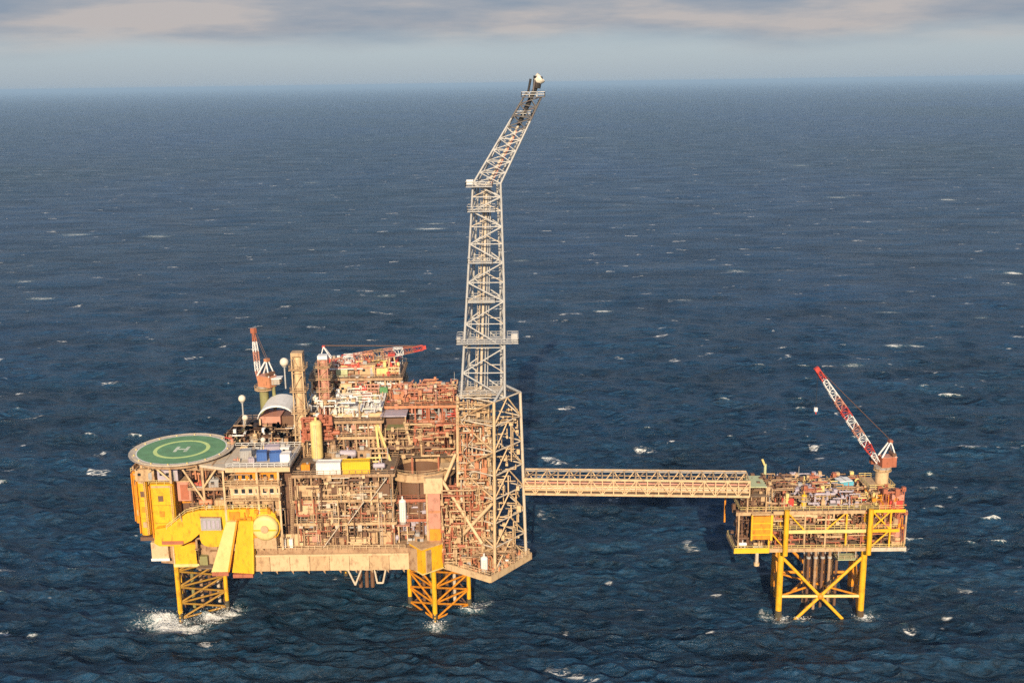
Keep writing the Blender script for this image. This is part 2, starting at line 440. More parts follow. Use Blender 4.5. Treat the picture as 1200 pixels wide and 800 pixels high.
KINDS = {
 'vessel': lambda lab, l, m1, rz, s, g: eq_hvessel('horizontal_vessel', lab, l, 3.2 * s, .85 * s, m1, rz, g),
 'column': lambda lab, l, m1, rz, s, g: eq_vvessel('vertical_vessel', lab, l, 4.0 * s, .8 * s, m1, rz, g),
 'skid': lambda lab, l, m1, rz, s, g: eq_skid('pump_skid', lab, l, 3.2 * s, 1.6 * s, 1.7 * s, m1, rz, g),
 'cabinet': lambda lab, l, m1, rz, s, g: eq_cabin('equipment_cabin', lab, l, 3.2 * s, 2.2 * s, 2.5 * s, m1, rz, g),
 'exchanger': lambda lab, l, m1, rz, s, g: eq_exchanger('heat_exchanger', lab, l, 4.0 * s, .55 * s, m1, rz, g),
 'manifold': lambda lab, l, m1, rz, s, g: eq_manifold('pipe_manifold', lab, l, 4.0 * s, 1.4 * s, 2.6 * s, m1, rz, g),
 'tank': lambda lab, l, m1, rz, s, g: eq_tank('storage_tank', lab, l, 3.0 * s, 2.2 * s, 2.2 * s, m1, rz, g),
 'turbine': lambda lab, l, m1, rz, s, g: eq_turbine('turbine_package', lab, l, 5.0 * s, 2.4 * s, 2.8 * s, m1, rz, g),
 'container': lambda lab, l, m1, rz, s, g: eq_container('container', lab, l, 3.4 * s, 2.2 * s, 2.3 * s, m1, rz, g),
}
WORD = {'vessel': 'horizontal vessel', 'column': 'upright vessel', 'skid': 'pump skid', 'cabinet': 'equipment cabin', 'exchanger': 'double heat exchanger',
        'manifold': 'valve manifold', 'tank': 'ribbed tank', 'turbine': 'turbine box with exhaust stack', 'container': 'corrugated container'}
ORD = ['first', 'second', 'third', 'fourth', 'fifth', 'sixth', 'seventh', 'eighth', 'ninth']
def row(items, place, z, group):
    """items: (kind, colour, x, y, scale[, rz]); gives each its own label, counting look-alikes from the left"""
    items = sorted(items, key=lambda i: i[2])
    tot = {}; seen = {}
    for i in items: tot[(i[0], PALN[i[1]])] = tot.get((i[0], PALN[i[1]]), 0) + 1
    for i in items:
        k = (i[0], PALN[i[1]]); seen[k] = seen.get(k, 0) + 1
        lab = f"{k[1]} {WORD[i[0]]} "
        if tot[k] > 1: lab = f"{ORD[seen[k] - 1]} {k[1]} {WORD[i[0]]} from the left "
        KINDS[i[0]](lab + place, (i[2], i[3], z), i[1], R(i[5]) if len(i) > 5 else 0, i[4], group)

def module(name, label, x0, x1, y0, y1, zs, mc, mb, md, bay=4.6, pipes=60, pm=('sand', 'cream'), seed=1, rails=True, braces=True, cw=0.45, cat='module'):
    """open steel frame: columns, deck plates, edge beams, braces, rails and pipework between the decks"""
    rng = random.Random(seed)
    t = T(name, label, cat, ((x0 + x1) / 2, (y0 + y1) / 2, zs[0]))
    nx = max(2, round((x1 - x0) / bay)); ny = max(1, round((y1 - y0) / (bay * 1.6)))
    xs = [x0 + (x1 - x0) * i / nx for i in range(nx + 1)]; ys = [y0 + (y1 - y0) * i / ny for i in range(ny + 1)]
    for j, y in enumerate(ys):
        for x in xs:
            if j in (0, ny) or x in (x0, x1): t.beam('column', mc, (x, y, zs[0]), (x, y, zs[-1]), cw)
    for z in zs[1:]:
        dk = t.bx('deck', md, x0 - .6, x1 + .6, y0 - .6, y1 + .6, z - .12, z)
        mb0 = mb; mb = rng.choice((mb0, mb0, mc, 'sand')) if mb0 in ('cream', 'cream2') else mb0
        for y in (y0, y1): t.bx('edge_beam', mb, x0 - .66, x1 + .66, y - .9, y - .66 + .05, z - .7, z + .05) if y == y0 else t.bx('edge_beam', mb, x0 - .66, x1 + .66, y + .61, y + .85, z - .7, z + .05)
        for x in (x0 - .78, x1 + .78): t.bx('edge_beam', mb, x - .1, x + .1, y0 - .6, y1 + .6, z - .65, z + .05)
        if rails:
            b = B(); rail_b(b, rect(x0 - .6, x1 + .6, y0 - .7, y1 + .6, z), closed=True, r=0.06)
            t.mesh('handrail', mb, b, p=dk)
        mb = mb0
    if braces:
        for k in range(len(zs) - 1):
            for i in range(nx):
                if rng.random() < 0.45:
                    a, c = (xs[i], xs[i + 1]) if rng.random() < .5 else (xs[i + 1], xs[i])
                    t.rod('diagonal_brace', mc, (a, y0, zs[k]), (c, y0, zs[k + 1]), cw * .36, n=6)
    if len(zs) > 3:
        for k in range(len(zs) - 1): t.bx('shade_backing', 'dark', x0 + .4, x1 - .4, min(y1 - .3, y0 + 4.6), min(y1 - .1, y0 + 4.8), zs[k] + .1, zs[k + 1] - .2)  # dark sheets stand in for the shade deep between the decks
    for q, m_ in enumerate(pm):
        for k in range(len(zs) - 1):
            b = B(); pipework_b(b, x0, x1, y0 + .2, min(y1, y0 + 4.4), zs[k] + .3, zs[k + 1] - .4, int(pipes * 0.62 / len(pm)), rng)
            t.mesh('pipework', m_, b, kind='stuff')
    return t

# ================================================================== the sea
def atZ0(px, py):
    """photograph pixel -> point on the water, to put the foam patches where the sea shows them"""
    u = px - 600; v = 400 - py
    d = cx * u + cy * v + fwd * 1270
    t = -CAM_H / d.z
    return d.x * t, d.y * t
LEG_A = [(-90.4, 267.6), (-79.6, 274.5), (-84.0, 284.0), (-93.4, 279.5)]       # jack-up leg chords, left
LEG_B = [(-21.6, 265.2), (-12.8, 273.5), (-20.0, 284.0), (-29.2, 275.5)]       # right
JACKET = [(70.2, 265.0), (92.0, 264.5), (93.8, 279.0), (72.4, 279.6)]
foam_spots = []   # x, y, radius x, radius y, strength
for px, py, rr, st in ((1048, 406, 2.6, 1), (1076, 405, 2.4, 1), (3, 739, 1.2, 1), (38, 740, 0.7, .9), (88, 275, 9, .7), (183, 277, 8, .7), (1186, 320, 4, 1),
                       (1183, 333, 3, .8), (680, 162, 25, .6), (505, 268, 9, .8), (510, 262, 7, .6), (1040, 366, 4, .9), (708, 365, 3, .8), (860, 316, 3, .4),
                       (1098, 683, 1.0, .7), (1090, 556, .8, .8), (1000, 428, 3, .6), (965, 161, 18, .7), (984, 231, 9, .8), (1112, 234, 7, .8), (866, 318, 5, .6),
                       (0, 565, 1.2, 1), (940, 194, 12, .5), (800, 352, 4, .6), (48, 350, 5, .7), (28, 330, 5, .6), (838, 240, 7, .5), (1035, 203, 9, .5),
                       (170, 472, 2, .5), (610, 305, 5, .5), (355, 403, 2.5, .9), (452, 347, 5, .5), (365, 214, 9, .45), (325, 247, 7, .4), (1150, 372, 3, .5)):
    fx, fy = atZ0(px, py); foam_spots.append((fx, fy, rr * 1.9, rr * 0.9, st))
WAKE = [(-92.5, 265.5, 4.0, 2.6, 1.2), (-96, 269, 3.4, 2.8, 1.1), (-82, 268, 4.0, 3.4, 1.1), (-88, 263, 5, 2.2, .7), (-78, 273, 3.4, 4, .9), (-102, 266, 4, 5, .35), (-104, 275, 6, 6, .22), (-86, 258, 9, 5, .22),
        (-12, 271, 3.6, 3.6, .9), (-21, 262.5, 3.2, 2.4, .75), (-9, 276, 3, 4, .6), (-30, 273, 3, 3, .5),
        (70.5, 264, 2.0, 1.8, .9), (92.2, 263.5, 2.4, 1.8, .9), (76, 263, 3.2, 1.6, .7), (95, 266, 3, 2, .6), (84, 264, 3, 1.5, .45), (67, 266, 2, 2, .6)]
def build_sea():
    rings = [0.5, 40, 90, 130, 160, 180, 195]
    r = 205.0
    while r < 5200: rings.append(r); r += max(0.42, 1.25 * r * r / 150000)
    while r < 90000: rings.append(r); r *= 1.12
    rings = np.array(rings)
    fine = np.linspace(R(-31), R(31), 860)
    ang = np.concatenate([np.linspace(R(31), R(329), 150)[1:-1] - 2 * math.pi, fine])
    ang.sort()
    nr, na = len(rings), len(ang)
    A, RR = np.meshgrid(ang, rings)
    X = (RR * np.sin(A)).ravel(); Y = (RR * np.cos(A)).ravel()
    sp = np.gradient(rings); lat = 1.3 * 2 * RR * R(62) / 860
    SP = np.maximum(np.repeat(sp[:, None], na, 1), lat).ravel()
    coarse = (np.abs(A) > R(31.5)).ravel(); SP = np.where(coarse, np.maximum(SP, RR.ravel() * 0.09), SP)
    rng = np.random.default_rng(11)
    Z = np.zeros_like(X); DX = np.zeros_like(X); DY = np.zeros_like(X)
    n = 170
    lam = np.exp(rng.uniform(np.log(2.0), np.log(42), n))
    th = R(-98) + rng.normal(0, 0.48, n)                 # wind sea running towards the lower left
    amp = 0.0128 * lam ** 0.97 * rng.uniform(0.5, 1.3, n) * np.exp(-(lam / 21) ** 2)
    ph = rng.uniform(0, 6.28, n)
    for L, t, a, q in zip(lam, th, amp, ph):
        k = 2 * math.pi / L
        fade = np.clip((L / SP - 2.2) / 2.5, 0, 1)
        arg = k * (X * math.cos(t) + Y * math.sin(t)) + q
        w = a * fade
        Z += w * np.cos(arg)
        DX -= 0.8 * w * math.cos(t) * np.sin(arg); DY -= 0.8 * w * math.sin(t) * np.sin(arg)
    # patches of wind: gusts, seen as broad lighter and darker areas
    crest = np.zeros_like(X)
    for i in range(40):
        L = 60 + 500 * rng.random(); t = rng.uniform(0, 6.28)
        crest += np.cos(2 * math.pi / L * (X * math.cos(t) + Y * math.sin(t) * 0.6) + rng.uniform(0, 6.28))
    crest /= math.sqrt(20)
    zs = Z / (np.std(Z[:200 * na]) + 1e-6)
    foam = np.clip((zs + 0.45 * crest - 2.95) * 1.0, 0, 0.7)
    for (fx, fy, rx, ry, st) in foam_spots:
        foam += st * 0.95 * np.exp(-(((X - fx) / rx) ** 2 + ((Y - fy) / ry) ** 2))
    wake = np.zeros_like(X)
    for (fx, fy, rx, ry, st) in WAKE:
        wake += st * np.exp(-(((X - fx) / rx) ** 2 + ((Y - fy) / ry) ** 2))
    foam = np.clip(np.maximum(foam, wake * 0.85), 0, 1)
    co = np.stack([X + DX, Y + DY, Z], 1).astype(np.float32)
    i = np.arange(nr - 1)[:, None] * na + np.arange(na - 1)[None, :]
    quads = np.stack([i, i + 1, i + 1 + na, i + na], -1).reshape(-1, 4)
    j = np.arange(nr - 1) * na
    wrap = np.stack([j + na - 1, j, j + na, j + 2 * na - 1], -1)
    quads = np.concatenate([quads, wrap])[:, ::-1]
    me = bpy.data.meshes.new('sea')
    me.vertices.add(len(co)); me.vertices.foreach_set('co', co.ravel())
    me.loops.add(quads.size); me.loops.foreach_set('vertex_index', quads.astype(np.int32).ravel())
    me.polygons.add(len(quads)); me.polygons.foreach_set('loop_start', np.arange(0, quads.size, 4, dtype=np.int32))
    me.polygons.foreach_set('use_smooth', np.ones(len(quads), dtype=bool))
    at = me.attributes.new('foam', 'FLOAT', 'POINT'); at.data.foreach_set('value', foam.astype(np.float32))
    me.update(calc_edges=True)
    o = bpy.data.objects.new('sea', me); col.objects.link(o); o['kind'] = 'structure'
    o['label'] = 'dark blue choppy open sea with scattered whitecaps reaching the horizon'
    # water material
    mt, nt, b = new_mat('sea_water'); N = nt.nodes.new; Lk = nt.links.new
    geo = N('ShaderNodeNewGeometry')
    def noise(scale, sx, sy, detail, rough, rotz=0.0, dist=0.0, typ='FBM'):
        mp_ = N('ShaderNodeMapping'); mp_.inputs['Scale'].default_value = (sx, sy, 1); mp_.inputs['Rotation'].default_value = (0, 0, rotz)
        Lk(geo.outputs['Position'], mp_.inputs[0])
        q = N('ShaderNodeTexNoise'); q.noise_type = typ; q.inputs['Scale'].default_value = scale; q.inputs['Detail'].default_value = detail
        q.inputs['Roughness'].default_value = rough; q.inputs['Distortion'].default_value = dist
        Lk(mp_.outputs[0], q.inputs[0]); return q
    fine_n = noise(0.42, 0.65, 1.4, 8, 0.66, 0.22, 0.6)
    mid_n = noise(0.13, 0.5, 1.5, 8, 0.60, 0.15, 0.5, 'RIDGED_MULTIFRACTAL')
    swell_n = noise(0.026, 0.6, 1.5, 5, 0.55, -0.15, 0.4)
    gust = noise(0.018, 0.8, 1.3, 6, 0.62, 0.12, 0.4)
    big_n = noise(0.0013, 1, 0.6, 4, 0.55)
    b1 = N('ShaderNodeBump'); b1.inputs['Strength'].default_value = 1.0; b1.inputs['Distance'].default_value = 1.5
    Lk(fine_n.outputs[0], b1.inputs['Height'])
    b3 = N('ShaderNodeBump'); b3.inputs['Strength'].default_value = 1.0; b3.inputs['Distance'].default_value = 3.2
    Lk(mid_n.outputs[0], b3.inputs['Height']); Lk(b1.outputs[0], b3.inputs['Normal'])
    b2 = N('ShaderNodeBump'); b2.inputs['Strength'].default_value = 1.0; b2.inputs['Distance'].default_value = 11.0
    Lk(swell_n.outputs[0], b2.inputs['Height']); Lk(b3.outputs[0], b2.inputs['Normal'])
    colr = N('ShaderNodeValToRGB')
    colr.color_ramp.elements[0].position = 0.35; colr.color_ramp.elements[0].color = (0.0066, 0.031, 0.058, 1)
    colr.color_ramp.elements[1].position = 0.66; colr.color_ramp.elements[1].color = (0.0066, 0.040, 0.112, 1)
    Lk(big_n.outputs[0], colr.inputs[0])
    # base colour lighter on crests, darker in troughs, painting light through thin water
    cr_ = N('ShaderNodeMapRange'); Lk(fine_n.outputs[0], cr_.inputs[0]); cr_.inputs[1].default_value = 0.35; cr_.inputs[2].default_value = 0.68; cr_.inputs[3].default_value = 0.45; cr_.inputs[4].default_value = 1.7
    cs_ = N('ShaderNodeMapRange'); Lk(swell_n.outputs[0], cs_.inputs[0]); cs_.inputs[1].default_value = 0.3; cs_.inputs[2].default_value = 0.7; cs_.inputs[3].default_value = 0.5; cs_.inputs[4].default_value = 1.5
    cm_ = N('ShaderNodeMath'); cm_.operation = 'MULTIPLY'; Lk(cr_.outputs[0], cm_.inputs[0]); Lk(cs_.outputs[0], cm_.inputs[1])
    vm_ = N('ShaderNodeVectorMath'); vm_.operation = 'SCALE'; Lk(colr.outputs[0], vm_.inputs[0]); Lk(cm_.outputs[0], vm_.inputs['Scale']); colr = vm_
    att = N('ShaderNodeAttribute'); att.attribute_name = 'foam'
    fn = noise(0.9, 1, 1, 7, 0.7, 0, 1.2)
    a0 = N('ShaderNodeMath'); a0.operation = 'MULTIPLY_ADD'; Lk(fn.outputs[0], a0.inputs[0]); a0.inputs[1].default_value = 2.6; a0.inputs[2].default_value = -1.3
    a1 = N('ShaderNodeMath'); a1.operation = 'ADD'; Lk(att.outputs['Fac'], a1.inputs[0]); Lk(a0.outputs[0], a1.inputs[1])
    am = N('ShaderNodeMath'); am.operation = 'MINIMUM'; am2 = N('ShaderNodeMath'); am2.operation = 'MULTIPLY'; Lk(att.outputs['Fac'], am2.inputs[0]); am2.inputs[1].default_value = 2.2; Lk(a1.outputs[0], am.inputs[0]); Lk(am2.outputs[0], am.inputs[1]); a1 = am
    mr_ = N('ShaderNodeMapRange'); Lk(a1.outputs[0], mr_.inputs[0]); mr_.inputs[1].default_value = 0.28; mr_.inputs[2].default_value = 0.85; mr_.interpolation_type = 'SMOOTHSTEP'
    # scattered whitecaps, torn and drawn out along the crests, at every distance
    ca = noise(0.06, 0.8, 1.3, 3, 0.5, 0.1, 0.3); cb = noise(0.55, 0.6, 1.5, 5, 0.7, 0.1, 1.0)
    ma = N('ShaderNodeMapRange'); ma.interpolation_type = 'SMOOTHSTEP'; Lk(ca.outputs[0], ma.inputs[0]); ma.inputs[1].default_value = 0.665; ma.inputs[2].default_value = 0.70
    mb_ = N('ShaderNodeMapRange'); mb_.interpolation_type = 'SMOOTHSTEP'; Lk(cb.outputs[0], mb_.inputs[0]); mb_.inputs[1].default_value = 0.46; mb_.inputs[2].default_value = 0.60
    mab = N('ShaderNodeMath'); mab.operation = 'MULTIPLY'; Lk(ma.outputs[0], mab.inputs[0]); Lk(mb_.outputs[0], mab.inputs[1])
    mx_ = N('ShaderNodeMath'); mx_.operation = 'MAXIMUM'; Lk(mab.outputs[0], mx_.inputs[0]); Lk(mr_.outputs[0], mx_.inputs[1]); mr_ = mx_
    # pale green aerated water round the breaking foam
    aer = N('ShaderNodeMapRange'); aer.interpolation_type = 'SMOOTHSTEP'; Lk(att.outputs['Fac'], aer.inputs[0]); aer.inputs[1].default_value = 0.02; aer.inputs[2].default_value = 0.7; aer.inputs[4].default_value = 0.6
    mixa = N('ShaderNodeMix'); mixa.data_type = 'RGBA'; Lk(aer.outputs[0], mixa.inputs['Factor']); Lk(colr.outputs[0], mixa.inputs['A']); mixa.inputs['B'].default_value = (0.045, 0.13, 0.14, 1); colr = mixa
    mixc = N('ShaderNodeMix'); mixc.data_type = 'RGBA'
    Lk(mr_.outputs[0], mixc.inputs['Factor']); Lk(colr.outputs['Result'], mixc.inputs['A']); mixc.inputs['B'].default_value = (0.78, 0.80, 0.80, 1)
    Lk(mixc.outputs['Result'], b.inputs['Base Color'])
    rr_ = N('ShaderNodeMapRange'); Lk(mr_.outputs[0], rr_.inputs[0]); rr_.inputs[3].default_value = 0.17
    gr = N('ShaderNodeMapRange'); Lk(gust.outputs[0], gr.inputs[0]); gr.inputs[1].default_value = 0.35; gr.inputs[2].default_value = 0.65; gr.inputs[3].default_value = 0.26; gr.inputs[4].default_value = 0.42
    Lk(gr.outputs[0], rr_.inputs[3])
    rr_.inputs[3].default_value = 0.17; rr_.inputs[4].default_value = 0.85
    Lk(rr_.outputs[0], b.inputs['Roughness'])
    b.inputs['IOR'].default_value = 1.333
    Lk(b2.outputs[0], b.inputs['Normal'])
    me.materials.append(mt)
build_sea()

# spray thrown up where the swell breaks on the legs
def spray(label, spots, n, seed, hmax):
    rng = random.Random(seed); b = B()
    for _ in range(n):
        x, y, rx, ry, h = rng.choice(spots)
        q = V((x + rng.gauss(0, rx), y + rng.gauss(0, ry), abs(rng.gauss(0, h)) * hmax - 0.25))
        s = rng.uniform(0.04, 0.20)
        vs = [q + V((rng.uniform(-1, 1), rng.uniform(-1, 1), rng.uniform(-.8, .8))) * s for _ in range(4)]
        b.add(vs, [(0, 1, 2), (0, 3, 1), (1, 3, 2), (0, 2, 3)])
    me = b.mesh('spray', M['spray']); o = bpy.data.objects.new('sea_spray', me); col.objects.link(o)
    o['kind'] = 'stuff'; o['label'] = label; o['category'] = 'spray'
sm_, snt, sb = new_mat('sea_foam'); sb.inputs['Base Color'].default_value = (0.72, 0.75, 0.76, 1); sb.inputs['Roughness'].default_value = 0.9
sb.inputs['Subsurface Weight'].default_value = 0.0
M['spray'] = sm_
spray('white spray breaking round the left jack-up leg of the large platform', [(-92, 266, 2.6, 1.5, .9), (-84, 268, 3, 1.6, .8), (-97, 269, 2, 1.6, .9), (-80, 272, 2.0, 2.0, .7)], 1900, 3, 1.2)
spray('thin white spray at the foot of the right jack-up leg', [(-13, 272.5, 1.3, 1.3, .7), (-21.5, 264, 1.2, .8, .5)], 500, 4, 0.9)
spray('small splashes round the feet of the yellow wellhead jacket', [(71, 264.3, 1.0, .7, .6), (92.5, 264, 1.3, .7, .6), (76, 264, 1.4, .6, .4)], 420, 5, 0.8)

# ================================================================== jack-up legs
def jackleg(label, pts, ztop, mbr='ochre'):
    t = T('jackup_leg', label, 'platform leg', (sum(p[0] for p in pts) / 4, sum(p[1] for p in pts) / 4, 0), group='lattice legs under the large platform')
    bot = [V((x, y, -4)) for x, y in pts]; top = [V((x, y, ztop)) for x, y in pts]
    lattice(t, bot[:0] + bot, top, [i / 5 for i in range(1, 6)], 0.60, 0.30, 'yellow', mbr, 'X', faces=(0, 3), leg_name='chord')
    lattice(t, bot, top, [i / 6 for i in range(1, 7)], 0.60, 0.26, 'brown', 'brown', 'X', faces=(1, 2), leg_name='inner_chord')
    t.rod('near_chord', 'yellow', bot[0], top[0], 0.66, n=14)
    for x, y in pts:
        t.rod('marine_growth', 'marine', (x, y, -3), (x, y, 2.4), 0.72, 0.69, n=10)
    b = B()
    for k in range(0, int(ztop), 1):     # rack teeth along the near chord
        x, y = pts[0]; b.box((x, y - .66, k + .3), (.3, .2, .5))
    t.mesh('rack_teeth', 'yellow', b)
    cx_ = sum(p[0] for p in pts) / 4; cy_ = sum(p[1] for p in pts) / 4
    for k in range(5): t.rod('riser_pipe', ('brown', 'olive', 'sand', 'brown', 'galvw')[k], (cx_ - 4 + 2 * k, cy_ - 2.5 + 1.2 * k, -2), (cx_ - 4 + 2 * k, cy_ - 2.5 + 1.2 * k, ztop), 0.5)
    return t
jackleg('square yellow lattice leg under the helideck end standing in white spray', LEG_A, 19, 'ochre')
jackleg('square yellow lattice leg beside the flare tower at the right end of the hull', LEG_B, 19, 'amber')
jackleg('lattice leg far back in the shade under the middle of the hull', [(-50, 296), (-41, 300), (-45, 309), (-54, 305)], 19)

# ================================================================== hull
h = T('platform_hull', 'long flat cream hull plate carrying the large platform above the sea', 'platform hull', (-45, 285, 18))
b = B(); b.plate([(-68, 258.6), (-27.2, 257.9), (-22.5, 255.6), (-18.2, 260.2), (-10, 276), (-20, 312), (-72, 312), (-93, 284), (-93, 264)], 18.6, 24.6)
h.mesh('hull_body', 'sand', b)
for i in range(8):      # front shell plating in sheets
    x0 = -68 + i * 5.1
    h.bx('shell_plate', 'cream2' if i % 3 else 'cream', x0 + .05, x0 + 5.05, 257.55 - .01 * i, 258.6, 18.8, 22.9)
h.bx('gunwale', 'cream2', -68, -27.2, 257.1, 257.8, 22.95, 23.45)
b = B(); rail_b(b, [(-66, 257.3, 24.7), (-28, 257.1, 24.7)], r=.07); h.mesh('handrail', 'cream2', b)
h.bx('main_deck', 'deck', -92, -14, 262, 311, 24.64, 24.8)
for i, (x0, x1, z1, mm_) in enumerate(((-66.5, -61, 26.6, 'cream'), (-60.6, -54.5, 28.0, 'cream2'), (-54.1, -48, 27.2, 'cream'), (-47.6, -43.6, 27.9, 'sand'), (-43.1, -37.2, 27.0, 'cream2'), (-36.7, -31.4, 28.3, 'cream'))):
    h.bx('bulwark_panel', mm_, x0, x1, 259.6 + .02 * i, 260.0, 24.8, z1)
b = B()
for i in range(10):
    x = -66 + i * 4.1
    b.prism([(x, 18.7), (x + .5, 18.7), (x + .5, 17.2), (x, 17.9)], 259, 300)
h.mesh('bottom_girder', 'sand', b)

# turret-shaped yellow jack house on the right corner of the hull
t = T('jack_house_corner', 'square yellow corner box of the hull turned edge-on beside the flare deck', 'corner box', (-22.8, 257, 18))
rot = Matrix.Rotation(R(38), 4, 'Z')
t.box('box_body', 'yellow', (-22.9, 259.3, 21.9), (6.4, 5.8, 6.6), rot=rot)
t.box('top_plate', 'cream', (-22.9, 259.3, 25.35), (6.9, 6.3, .3), rot=rot)
t.box('bottom_plate', 'straw', (-22.9, 259.3, 18.45), (6.7, 6.1, .3), rot=rot)

# hanging caisson guard beneath the hull
t = T('caisson_guard', 'V-shaped pale frame hanging under the middle of the hull', 'hanging frame', (-40, 262, 18.5))
for a, c in (((-44.5, 262, 18.6), (-42, 262, 12.5)), ((-39.5, 262, 18.6), (-42, 262, 12.5)), ((-37.5, 264, 18.6), (-36.5, 264, 12)), ((-33.5, 264, 18.6), (-35, 264, 12)), ((-36.5, 264, 12), (-35, 264, 12))):
    t.rod('strut', 'galvw', a, c, .28)
for x in (-41.5, -39.8, -38.3): t.rod('caisson', 'brown', (x, 268, 19), (x, 268, 9), .55, n=10)
t.bx('crossbeam', 'galvw', -45, -33, 264.5, 265.1, 15.4, 16)

# ================================================================== left end: leg housing and yellow fins
t = T('leg_housing', 'tall brown leg housing behind the yellow fins at the left end', 'leg housing', (-90, 275, 24))
t.bx('wall', 'brown', -96.5, -84, 266.5, 283, 25, 42.4)
t.bx('wall', 'amber', -98.6, -96.6, 270, 281, 28, 41)
for z in (30.2, 34.4, 38.6): t.bx('stiffener', 'amber', -96.8, -83.6, 266.1, 266.45, z, z + .5)
for x in (-84.0, -80, -76): t.beam('column', 'brown', (x, 268, 25), (x, 268, 43), .6)
b = B(); rail_b(b, rect(-97, -84, 266, 283, 42.4), closed=True); t.mesh('handrail', 'sand', b)
fins = [('narrow orange-yellow fin at the far left edge of the platform', -99.4, -97.5, 266.0, 29.0, 43.2, 'amber', .6),
        ('middle bright yellow fin of the three on the left end', -97.1, -94.5, 262.6, 27.0, 42.2, 'yellow', .7),
        ('widest flat yellow fin below the helideck, right of the narrow ones', -93.1, -87.0, 260.4, 26.6, 41.8, 'yellow', .8)]
for lab, x0, x1, y, z0, z1, mm_, th in fins:
    t = T('yellow_fin', lab, 'fin panel', ((x0 + x1) / 2, y, z0), group='yellow fins on the left end')
    rr_ = min(1.1, (x1 - x0) * .42)
    pl_ = [(x0 + rr_ - rr_ * math.sin(q * math.pi / 10), y + rr_ - rr_ * math.cos(q * math.pi / 10)) for q in range(5, -1, -1)] + [(x1 - rr_ + rr_ * math.sin(q * math.pi / 10), y + rr_ - rr_ * math.cos(q * math.pi / 10)) for q in range(6)] + [(x1, y + 5.5), (x0, y + 5.5)]
    b = B(); b.plate(pl_, z0, z1)
    t.mesh('panel', mm_, b)
    t.bx('side_plate', 'amber', x0 - .28, x0 - .02, y + .4, y + 5.2, z0 + .4, z1 - .6)  # amber on the left side paints the shadowed gap beside each fin
    t.bx('top_rim', 'cream', x0 + .6, x1 - .6, y - .12, y - .01, z1 - .9, z1 - .4)
    for q, zz in enumerate((z0 + 2.2, z0 + 6.4, z0 + 10.6)):
        t.bx('hatch', ('cream', 'amber', 'brown')[q], x0 + (x1 - x0) * .35, x0 + (x1 - x0) * .35 + min(1.3, (x1 - x0) * .35), y - .14, y - .01, zz, zz + 1.5)
    b = B(); ladder_b(b, (x1 - .5, y - .12, z0 + .3), (x1 - .5, y - .12, z1 - .3), .4); t.mesh('ladder', 'cream2', b)
    b = B(); rail_b(b, [(x0, y, z1), (x1, y, z1), (x1, y + 5.4, z1)], r=.06); t.mesh('handrail', 'straw', b)
    for q in (.3, .62): t.bx('weld_seam', 'amber', x0 + .7, x1 - .7, y - .06, y - .005, z0 + (z1 - z0) * q, z0 + (z1 - z0) * q + .18)
t = T('sponson_box', 'cream box hanging low on the left end, left of the yellow one', 'sponson box', (-92.5, 263, 20))
t.bx('box_body', 'cream2', -94.6, -90.2, 262.0, 268, 20.4, 25.2); t.bx('rim', 'white', -94.8, -90, 261.8, 261.98, 20.1, 20.8)
t.bx('shelf', 'brown', -97.5, -89, 263, 268, 25.3, 26.3)
t = T('sponson_box', 'yellow box over the left jack-up leg with its sunlit left edge painted pale', 'sponson box', (-85.3, 262, 19))
t.bx('box_body', 'yellow', -88.0, -82.4, 260.2, 267, 19.6, 25.4); t.bx('lit_left_face', 'cream2', -88.35, -88.02, 260.0, 267, 19.4, 25.6)  # pale cream paints sunlight onto the left face of the yellow box
t.bx('bottom_rim', 'straw', -88.4, -81.8, 259.9, 260.18, 19.2, 20.0); t.bx('top_rim', 'amber', -88.3, -82.2, 260, 267, 25.45, 25.9)
t = T('lower_recess', 'dark recessed bay between the yellow sponson and the sloping chutes', 'recessed bay', (-78, 262, 19))
t.bx('back_wall', 'brown', -82.2, -66, 262.5, 263, 19, 30); t.bx('floor_plate', 'deck', -82.2, -66, 258.5, 262.4, 19.2, 19.5)
t.bx('crate', 'sand', -78.8, -75.6, 259.5, 261.8, 20.2, 23.6); t.bx('crate', 'olive', -81.6, -79.6, 260, 261.8, 19.6, 22)
b = B(); pipework_b(b, -82, -67, 259.5, 262, 19.8, 28, 26, random.Random(5)); t.mesh('pipework', 'sand', b, kind='stuff')
t = T('yellow_gantry', 'big yellow girder stepping up and across below the helideck deck', 'girder', (-76, 258, 26))
b = B(); b.prism([(-92.0, 27.0), (-90.8, 26.2), (-85.6, 26.2), (-82.5, 27.6), (-79.6, 30.0), (-79.6, 35.8), (-83.2, 35.0), (-88.0, 31.4), (-91.5, 30.8)], 257.4, 259.6); t.mesh('sloping_girder', 'yellow', b)
b = B(); b.prism([(-79.6, 34.3), (-79.6, 35.9), (-62.4, 36.2), (-60.6, 34.6), (-60.2, 32.6), (-60.8, 30.6), (-66.2, 30.4), (-74.0, 30.8), (-74.2, 34.2)], 257.0, 260.6); t.mesh('cross_girder', 'yellow', b)
b = B(); b.prism([(-80.2, 28.0), (-79.9, 27.0), (-79.2, 26.3), (-78.0, 25.9), (-76, 25.9), (-74.8, 26.3), (-74.1, 27.0), (-73.9, 28.0), (-73.9, 30.6), (-80.2, 30.6)], 257.2, 261); t.mesh('lower_block', 'yellow', b)
t.bx('soffit', 'rust', -90, -84.5, 257.2, 259, 26.7, 27.6)
t.bx('web_plate', 'amber', -72, -69.5, 256.7, 256.98, 33.4, 35.4)
t = T('gantry_gear', 'pale davits, rails and small boxes along the top of the yellow girder', 'davits', (-76, 258, 35.8))
